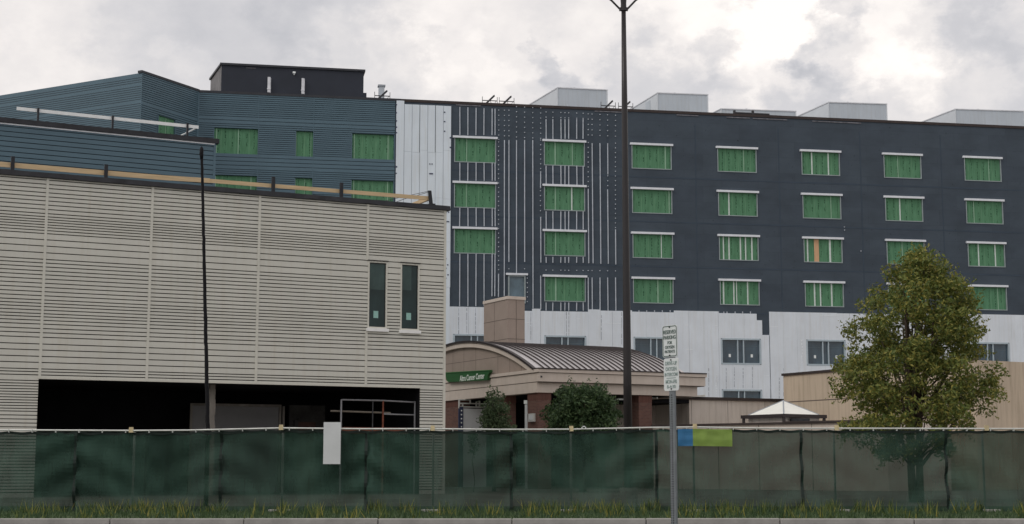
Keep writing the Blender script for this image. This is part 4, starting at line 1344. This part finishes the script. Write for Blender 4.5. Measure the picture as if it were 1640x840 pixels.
FT = ground_frame(1258, 99, -62)
tn = fthing('tan_block', 'taller tan block with rain streaked walls at the right behind the skylight', 'building', FT)
zt = (FT.at(1260, 598)[1] + FT.at(1318, 593.7)[1]) / 2
xb_ = FT.at(1560, 590)[0]
b = MB(); b.box(0, xb_, 0, 14, 0, zt - .15); b.build('wall', M['tanwall'], tn)
b = MB(); b.box(-.08, xb_, -.10, .4, zt - .148, zt); b.box(-.08, .3, .4, 14, zt - .148, zt); b.build('coping', M['browncap'], tn)
b = MB(); z = FT.at(1300, 642)[1]; b.box(-.006, xb_, -.008, .05, z - .03, z + .03)
b.build('panel_joint', M['stuccoline'], tn)

FN = ground_frame(1047, 89, -38.5)
an = fthing('flat_annex', 'single storey tan annex with dark roof edge carrying the pyramid skylight', 'building', FN)
zt = (FN.at(1047, 680.5)[1] + FN.at(1340, 674.5)[1]) / 2
xb_ = FN.at(1420, 680)[0]
b = MB(); b.prism_xy([(0, 0), (xb_, 0), (xb_ + 2, 3.5), (11.5, 8), (4, 8.0)], 0, zt - .12, 0, 1)
for px in (1085, 1150, 1215, 1300): x = FN.at(px, 684)[0]; b.box(x - .015, x + .015, -.007, .02, 0, zt - .125, 2)
b.build('wall', [M['stuccolt'], M['roofgrey'], M['stuccoline']], an)
b = MB(); b.box(-.1, xb_ + .1, -.12, .3, zt - .118, zt - .01); xm = FN.at(1258, 677)[0]; b.box(xm, xb_ + .1, -.14, -.121, zt - .06, zt + .03); b.build('coping', M['browncap'], an)

# pyramid skylight
FK = ground_frame(1257, 87.2, 0)
sk = fthing('pyramid_skylight', 'milky white pyramid skylight in a dark frame on the annex roof', 'skylight', FK)
za = FK.at(1256, 642)[1]; zb_ = FK.at(1256, 665)[1]
hw = abs(FK.at(1193, 670)[0]); xr_ = FK.at(1318, 664)[0]; xl_ = FK.at(1208, 664)[0]
hx = (xr_ - xl_) / 2; ox_ = (xr_ + xl_) / 2
a_ = R(45 - 8)
ap = Vector((ox_ * .0, .0, za))
rr = hx / cos(R(10))
cor = [Vector((rr * cos(R(-100 + 90 * k)) , rr * sin(R(-100 + 90 * k)), zb_)) for k in range(4)]
b = MB()
for k in range(4):
    b.tri(cor[k], cor[(k + 1) % 4], ap)
b.build('glazing', M['sky'], sk)
b = MB()
for k in range(4): b.tube([cor[k], ap + (ap - cor[k]).normalized() * .02], .035, 6)
b.build('hip_bar', M['seam'], sk)
b = MB()
cr2 = [Vector((c_.x * 1.22, c_.y * 1.22, 0)) for c_ in cor]
b.prism_xy([(c_.x, c_.y) for c_ in cr2], zb_ - .20, zb_ - .01); o = b.build('kerb_frame', M['rib'], sk)
b = MB(); b.prism_xy([(c_.x * .82, c_.y * .82) for c_ in cr2], zb_ - .95, zb_ - .202); b.build('upstand', M['greywall'], sk)
for k in range(4):
    b = MB(); c_ = cr2[k]; b.box(c_.x * .93 - .08, c_.x * .93 + .08, c_.y * .93 - .08, c_.y * .93 + .08, zb_ - .50, zb_ - .202); b.build('bracket', M['rib'], sk)
x0_, z1_ = FK.at(1267, 670.5, -2.0); x1_, z0_ = FK.at(1297, 675, -2.0)
rv = fthing('roof_louvre', 'small black slatted vent box on the annex roof before the skylight', 'vent', FK)
b = MB(); b.box(x0_, x1_, -2.0, -1.6, z0_ - .1, z1_)
for k in range(3): xx = x0_ + (x1_ - x0_) * (k + .5) / 3; b.box(xx - .1, xx + .1, -2.02, -2.001, z1_ - .12, z1_ - .07, 1)
b.build('box', [M['black'], M['iron']], rv)

# the screen is woven mesh: about one part in seven is hole
nt_ = M['screen'].node_tree
tr_ = nt_.nodes.new('ShaderNodeBsdfTransparent'); mx_ = nt_.nodes.new('ShaderNodeMixShader'); mx_.inputs[0].default_value = .13
nt_.links.new(nt_.nodes['Principled BSDF'].outputs[0], mx_.inputs[1]); nt_.links.new(tr_.outputs[0], mx_.inputs[2])
nt_.links.new(mx_.outputs[0], nt_.nodes['Material Output'].inputs['Surface'])

# ================================================================== FENCE, BANNERS
YF = 40.0
WF = Frame(0, YF, 0)
fe = fthing('construction_fence', 'long construction fence with dark green screen and pale top rail', 'fence', WF)
z0f = WF.at(820, 687)[1]
posts = [450, 693, 915, 1113, 1340, 1580, 210, -30, 1820, -260, -500, 2050, 2280]
ctrl = [(-640, 689), (-120, 690), (-30, 689), (210, 690), (300, 689.5), (450, 686), (455, 686), (580, 687.3), (693, 687.2), (800, 688.3), (915, 688), (1040, 685.2), (1113, 684.5), (1230, 686.3), (1340, 686.5), (1580, 687), (1820, 687), (2300, 687.5)]
pts = []
for px, yy in ctrl:
    x, z = WF.at(px, yy); pts.append((x, 0, z))
q = MB(); q.tube(pts, .022, 7); q.build('top_rail', M['pole'], fe)


def railz(x):
    for (xa, _, za), (xb_, _, zb_) in zip(pts, pts[1:]):
        if xa <= x <= xb_: return za + (zb_ - za) * (x - xa) / (xb_ - xa)
    return pts[-1][2]


q = MB(); nx, nz = 1050, 20
xL, xRr = pts[0][0], pts[-1][0]
gridp = []
for i in range(nx + 1):
    x = xL + (xRr - xL) * i / nx
    rowp = []
    zt_ = railz(x) - .028 - .035 * abs(sin(pi * (x - xL - .3) / .62)) ** 1.5 * (.5 + .5 * noise.noise(Vector((x * .7, 1, 1))) + .3)
    for k in range(nz + 1):
        z = .12 + (zt_ - .12) * k / nz
        ph_ = (x - xL - 1.1) % 3.85
        pull = math.exp(-min(ph_, 3.85 - ph_) * 1.2)
        yv = .05 + .15 * noise.noise(Vector((x * .9, z * .35, 4))) * (1 - abs(k / nz - .5)) + .085 * noise.noise(Vector((x * 3.0 + z * 1.1, z * .9 - x * .4, 9)))
        yv += .055 * sin((x * 2.2 + z * 5 * (1 if ph_ < 1.9 else -1)) * 1.6) * (pull + .15) + .02 * sin(pi * (x - xL - .3) / .31) * max(0, (k / nz - .7)) * 2
        rowp.append((x, yv + .06, z))
    gridp.append(rowp)
for i in range(nx):
    for k in range(nz):
        q.quad(gridp[i][k], gridp[i + 1][k], gridp[i + 1][k + 1], gridp[i][k + 1])
q.build('screen', M['screen'], fe, smooth=True)
q = MB()
for i in range(0, nx - 1, 2):                       # reinforced top hem
    (xa, ya, za), (xb_, yb_, zb_) = gridp[i][nz], gridp[i + 2][nz]
    q.quad((xa, ya - .012, za - .07), (xb_, yb_ - .012, zb_ - .07), (xb_, yb_ - .012, zb_), (xa, ya - .012, za))
x = xL + 1.1
while x < xRr - 1:                                  # sewn panel seams
    i = int((x - xL) / (xRr - xL) * nx)
    for k in range(nz):
        (xa, ya, za), (_, yb_, zb_) = gridp[i][k], gridp[i][k + 1]
        q.quad((xa - .04, ya - .014, za), (xa + .04, ya - .014, za), (xa + .04, yb_ - .014, zb_), (xa - .04, yb_ - .014, zb_))
    x += 3.85
q.build('screen_hem', mat('screen_hem', (.006, .016, .012), .7, 0, .2, 4), fe)
x = xL + .3
q = MB()
while x < xRr - .3:
    z = railz(x); q.box(x - .008, x + .008, -.03, .07, z - .06, z + .026); x += .62
tag(q.build('tie_wire', M['pole'], fe), kind='stuff')
for px in posts:
    x, _ = WF.at(px, 687)
    q = MB(); q.tube([(x, .40, 0.1), (x, .40, railz(x) - .04), (x, .02, railz(x) - .02)], .03, 7); q.build('post', M['pole'], fe)
    q = MB(); q.box(x - .055, x + .055, -.03, .06, railz(x) - .05, railz(x) + .05)
    q.box(x - .05, x + .05, -.02, .05, railz(x) + .05, railz(x) + .09); q.build('clamp', M['clamp'], fe)
    q = MB(); q.box(x - .3, x + .3, .0, .45, .1, .17); q.build('foot', M['kerb'], fe, bevel=.02)
x, z = WF.at(935, 684.3)
q = MB()
for a, e, c0, c1_ in ((-.06, -.035, 0, .08), (.035, .06, 0, .08), (-.06, .06, .055, .08)): q.box(x + a, x + e, -.04, .0, railz(x) + c0, railz(x) + c1_)
q.build('latch', M['whiterail'], fe)

bn = fthing('banner', 'blue and lime green cloth banner tied below the fence rail beside the parking sign', 'banner', WF)
x0_ = WF.at(1085, 687)[0]; x1_ = WF.at(1109, 687)[0]; x2_ = WF.at(1172, 687)[0]
for nm, a, e, m_ in (('blue_panel', x0_, x1_, M['blue']), ('lime_panel', x1_, x2_, M['lime'])):
    q = MB(); n = 14
    for i in range(n):
        for k in range(8):
            P_ = lambda ii, kk: (a + (e - a) * ii / n, -.05 - .02 * noise.noise(Vector(((a + (e - a) * ii / n) * 4, kk * .3, 2))), railz(a + (e - a) * ii / n) - .045 - .45 * kk / 8)
            q.quad(P_(i, k + 1), P_(i + 1, k + 1), P_(i + 1, k), P_(i, k))
    q.build(nm, m_, bn, smooth=True)
wb = fthing('white_board', 'blank white board standing up against the dark fence in front of the bay', 'board', WF)
x0_, z1_ = WF.at(518.5, 676.5, -.12); x1_, _ = WF.at(546, 676.5, -.12)
q = MB(); q.box(x0_, x1_, -.12, -.10, z1_ - 1.1, z1_); q.build('panel', M['van'], wb)
q = MB()
for x in (x0_ + .06, x1_ - .06): q.box(x - .02, x + .02, -.098, -.06, z1_ - 1.05, z1_ - .1)
q.build('backing', M['lumber'], wb)

# ================================================================== POLES
FLP = ground_frame(1006.3, 50, 0)
lp = fthing('street_lamp', 'tall tapered black parking lot lamp pole with forked top', 'lamp', FLP)
zt = FLP.at(1006, 17)[1]
q = MB(); q.tube([(0, 0, .6), (0, 0, 4.4), (0, 0, 8.9), (0, 0, 13.7), (0, 0, zt)], [.152, .136, .114, .099, .078], 20); q.build('pole', M['lamppost'], lp, smooth=True)
q = MB(); q.tube([(0, 0, 0), (0, 0, .6)], .3, 20); q.build('concrete_base', M['kerb'], lp)
q = MB(); q.tube([(0, 0, zt), (0, 0, zt + .12), (0, 0, zt + .5)], [.085, .09, .115], 14); q.tube([(0, 0, zt - .02), (0, 0, zt + .2)], .10, 12)
q.box(-.15, .15, -.04, .04, zt - .02, zt + .10); q.build('tenon', M['lamppost'], lp)
for s_ in (-1, 1):
    q = MB(); q.tube([(s_ * .10, 0, zt), (s_ * .14, 0, zt + .06), (s_ * .42, 0, zt + .36), (s_ * 1.0, 0, zt + .75)], .036, 8)
    o = q.build('arm', M['lamppost'], lp)
    q = MB(); q.box(s_ * 1.0 - .08, s_ * 1.0 + .3 * s_ + .25 * s_, -.2, .2, zt + .68, zt + .84); q.build('lamp_head', M['lamppost'], o, bevel=.03)
    q = MB(); q.box(s_ * 1.1, s_ * 1.48, -.14, .14, zt + .668, zt + .679); q.build('lens', M['sky'], o)

# black wrapped mast leaning in front of the beige building
FM = ground_frame(333, 48, 0)
mk = fthing('black_mast', 'thin black wrapped mast, uneven and leaning slightly, before the beige siding', 'mast', FM)
q = MB(); P_, Rr = [], []
n = 60
for i in range(n + 1):
    yy = 690 - (690 - 241) * i / n
    pxm = 333 - 10.0 * i / n
    x, z = FM.at(pxm, yy)
    wob = .022 * noise.noise(Vector((i * .55, 3, 0))) + .01 * noise.noise(Vector((i * 1.7, 8, 0)))
    P_.append((x + wob, 0, z)); Rr.append(.066 - .022 * i / n + .010 * noise.noise(Vector((i * .9, 1, 7))))
P_.insert(0, (P_[0][0], 0, 0)); Rr.insert(0, .075)
q.tube(P_, Rr, 10); q.build('shaft', M['wrap'], mk, smooth=True)
x, z = FM.at(322.8, 243); q = MB(); q.tube([(x + .015, 0, z - .28), (x, 0, z - .1), (x, 0, z + .08), (x, 0, z + .17)], [.045, .066, .062, .02], 10); q.build('top_knob', M['wrap'], mk, smooth=True)
x, z = FM.at(333, 689); q = MB(); q.tube([(x, 0, z - .3), (x, 0, z - .02), (x, 0, z + .06)], [.12, .12, .06], 10); q.build('collar', M['wrap'], mk)

# parking sign: two plates on a punched post
FS = ground_frame(1076.5, 21.5, -52)
ps = fthing('parking_sign', 'two white parking sign plates stacked on a punched steel post', 'sign', FS)
zt = FS.at(1074, 521.3)[1]; zm = FS.at(1074, 572.2)[1]; zm2 = FS.at(1074, 574)[1]; zb_ = FS.at(1074, 626.2)[1]
q = MB()
q.box(-.030, .030, .012, .020, 0, zt - .05); q.box(-.052, -.030, .012, .045, 0, zt - .05); q.box(.030, .052, .012, .045, 0, zt - .05)
z = .2
while z < zb_ - .03: q.box(-.011, .011, .010, .0125, z - .009, z + .009, 1); q.box(-.047, -.036, .010, .0125, z - .007, z + .007, 1); z += .034
q.build('post', [mat('dull_galvanised', (.20, .22, .23), .55, .5, .15, 6), M['postblk']], ps)


def plate(z0_, z1_, border, ink, lines, name, dx):
    w2 = .152
    def rr(w_, a, e, r_):
        p = []
        for cx, cz, s0 in ((w_ - r_, e - r_, 0), (-w_ + r_, e - r_, 90), (-w_ + r_, a + r_, 180), (w_ - r_, a + r_, 270)):
            for k in range(6): t = R(s0 + 18 * k); p.append((cx + r_ * cos(t) + dx, cz + r_ * sin(t)))
        return p[::-1] if False else p
    q = MB(); q.prism_xz(rr(w2, z0_, z1_, .035), 0.0, .008); o = q.build(name, M['signwhite'], ps)
    if border:
        q = MB()
        A, B_ = rr(w2 - .008, z0_ + .008, z1_ - .008, .030), rr(w2 - .020, z0_ + .020, z1_ - .020, .022)
        for i in range(len(A)):
            j = (i + 1) % len(A)
            q.quad((A[i][0], -.0025, A[i][1]), (A[j][0], -.0025, A[j][1]), (B_[j][0], -.0025, B_[j][1]), (B_[i][0], -.0025, B_[i][1]))
        q.build('border', ink, o)
    h = z1_ - z0_
    for s_, fz, fw, fs in lines:
        if s_ == '-': 
            q = MB(); q.box(dx - fw * w2, dx + fw * w2, -.003, -.001, z1_ - h * fz - .005, z1_ - h * fz + .005); q.build('rule', ink, o); continue
        text_mesh('lettering', s_, h * fs, ink, o, (dx, -.003, z1_ - h * fz), width=2 * w2 * fw, bold=.0006)
    for fz in (.055, .945):
        q = MB(); q.tube([(dx, .0, z1_ - h * fz), (dx, -.012, z1_ - h * fz)], .010, 10); q.build('bolt', M['postblk'], o)


plate(zm, zt, True, M['signink'], [('RESERVED', .215, .82, .17), ('PARKING', .385, .80, .165), ('FOR', .55, .30, .135), ('OXYGEN', .69, .62, .135), ('PATIENTS', .83, .68, .125)], 'reserved_plate', -.012)
plate(zb_, zm2, False, M['signink2'], [('DRIVE-UP', .16, .78, .165), ('OXYGEN', .335, .74, .165), ('INTERCOM', .505, .86, .155), ('-', .61, .62, 0), ('MON-FRI', .725, .74, .165), ('8-4:30', .88, .58, .14)], 'intercom_plate', .008)


# ================================================================== TREES
def leaf(q, p, s_):
    n_ = Vector((random.gauss(0, 1), random.gauss(0, 1), random.gauss(.5, .8))).normalized()
    a = n_.orthogonal().normalized(); a.rotate(__import__('mathutils').Quaternion(n_, random.uniform(0, 6.28)))
    b_ = n_.cross(a)
    k = len(q.v)
    q.v += [tuple(p - a * s_), tuple(p + b_ * s_ * .42 + n_ * s_ * .1), tuple(p + a * s_), tuple(p - b_ * s_ * .42 + n_ * s_ * .1)]
    q.f.append((k, k + 1, k + 2, k + 3)); q.m.append(0)


def tree(name, label, cat, px, D, rows, depth, ncl, nleaf, size, m, trunk_r, limbs, rcl, group=None, zbase=0.):
    """rows: (py, px_left, px_right) silhouette; leaf sprays are spread through the rounded volume it encloses"""
    fr = ground_frame(px, D, 0)
    t = fthing(name, label, cat, fr, group)
    prof = []
    for yy, a, e in rows:
        xa, z = fr.at(a, yy); xb_, _ = fr.at(e, yy); prof.append((z, xa, xb_))
    prof.sort()
    zlo, zhi = prof[0][0], prof[-1][0]

    def lim(z):
        for (z0_, a0, b0), (z1_, a1, b1) in zip(prof, prof[1:]):
            if z0_ <= z <= z1_:
                k = (z - z0_) / (z1_ - z0_ + 1e-9); return a0 + (a1 - a0) * k, b0 + (b1 - b0) * k
        return prof[-1][1:]
    cl = []
    while len(cl) < ncl:
        z = random.uniform(zlo, zhi); a, e = lim(z)
        wmax = max(p[2] - p[1] for p in prof)
        if random.random() > (e - a) / wmax: continue
        r_ = min(rcl * random.uniform(.65, 1.3), max(.16, (e - a) * .4))
        th_ = random.uniform(0, 2 * pi); rad = math.sqrt(random.uniform(.12, 1.0))
        hw_ = max(.02, (e - a) / 2 - r_ * .55)
        x = (a + e) / 2 + hw_ * rad * cos(th_)
        y = depth * min(1, (e - a) / wmax + .15) * rad * sin(th_)
        cl.append((Vector((x, y, min(z, zhi - r_ * .5))), r_))
    q = MB()
    for c, r_ in cl:
        n_ = int(nleaf * (r_ / rcl) ** 2)
        ax = Vector((random.uniform(-1, 1), random.uniform(-1, 1), random.uniform(-.3, .6))).normalized()
        for i in range(n_):
            v = Vector((random.gauss(0, 1), random.gauss(0, 1), random.gauss(0, .75)))
            v = v.normalized() * r_ * random.random() ** .42
            v += ax * v.dot(ax) * .35
            leaf(q, c + v, size * random.uniform(.5, 1.4))
        if random.random() < .5:       # stray sprig beyond the spray
            d_ = (c - Vector((0, 0, (zlo + zhi) / 2))).normalized()
            for i in range(9): leaf(q, c + d_ * (r_ * (.9 + .09 * i)) + Vector((random.gauss(0, .05), random.gauss(0, .05), random.gauss(0, .05))), size * .8)
    q.build('crown', m, t)
    k = MB()
    tx = 0
    zt_ = zlo + (zhi - zlo) * .55
    nst = limbs[0]
    for s_ in range(nst):
        bx = random.uniform(-.25, .25) if nst > 1 else 0
        P2, R2 = [], []
        ex = random.uniform(-.5, .5) * (prof[len(prof) // 2][2] - prof[len(prof) // 2][1]) * .35 if nst > 1 else 0
        for i in range(7):
            f_ = i / 6
            P2.append((bx + ex * f_ ** 1.3 + random.gauss(0, .03), random.gauss(0, .03), zbase + (zt_ + (zhi - zt_) * .5) * f_)); R2.append(trunk_r * (1 - .8 * f_))
        k.tube(P2, R2, 8)
        for i in range(limbs[1]):
            c, r_ = random.choice(cl)
            f_ = random.uniform(.3, .85); j = int(f_ * 6)
            s0 = Vector(P2[j])
            if c.z < s0.z: s0 = Vector(P2[max(1, j - 3)])
            mid = s0.lerp(c, .55) + Vector((random.gauss(0, .08), random.gauss(0, .08), .12))
            k.tube([s0, mid, c], [R2[j] * .55, R2[j] * .33, R2[j] * .12], 5)
    k.build('trunk', M['bark'], t, smooth=True)
    return t


tree('round_bush_tree', 'dense round dark green shrub tree before the canopy, left of the lamp pole', 'tree', 928, 77,
     [(621, 908, 935), (625, 898, 966), (632, 886, 976), (642, 878, 985), (652, 870, 992), (666, 864, 995), (682, 864, 994), (700, 866, 990), (725, 880, 975)], 1.9, 175, 120, .10, M['leafbush'], .10, (3, 9), .42)
tree('slender_tree', 'slender loose leaved young tree under the green sign of the canopy', 'tree', 797, 79,
     [(627, 788, 798), (633, 779, 808), (645, 771, 812), (657, 768, 816), (670, 767, 816), (684, 768, 815), (700, 774, 810)], .8, 62, 58, .085, M['leafsmall'], .06, (2, 8), .30)
tree('low_shrub', 'low loose shrub at the foot of the brick corner column', 'shrub', 826, 78,
     [(676, 820, 829), (684, 812, 836), (700, 810, 840), (722, 814, 838)], .5, 20, 55, .08, M['leafsmall'], .03, (2, 4), .26)
tree('leafy_sapling', 'tiny leafy sapling tip showing over the fence before the entrance panel', 'shrub', 758, 77,
     [(682, 757, 759), (687, 753, 763), (700, 750, 766), (725, 752, 765)], .3, 12, 40, .07, M['leafsmall'], .02, (1, 3), .2)
tree('turning_tree', 'large tree with olive and yellowing leaves at the right before the tan block', 'tree', 1462, 55,
     [(404, 1455, 1485), (425, 1432, 1515), (450, 1408, 1540), (470, 1392, 1552), (488, 1376, 1562), (508, 1362, 1572), (530, 1352, 1580), (552, 1346, 1588), (570, 1330, 1592), (588, 1319, 1597), (606, 1321, 1600),
      (622, 1334, 1600), (640, 1356, 1595), (655, 1349, 1590), (675, 1341, 1586), (700, 1345, 1570), (725, 1375, 1540)], 2.4, 350, 125, .08, M['leafautumn'], .15, (3, 16), .36)
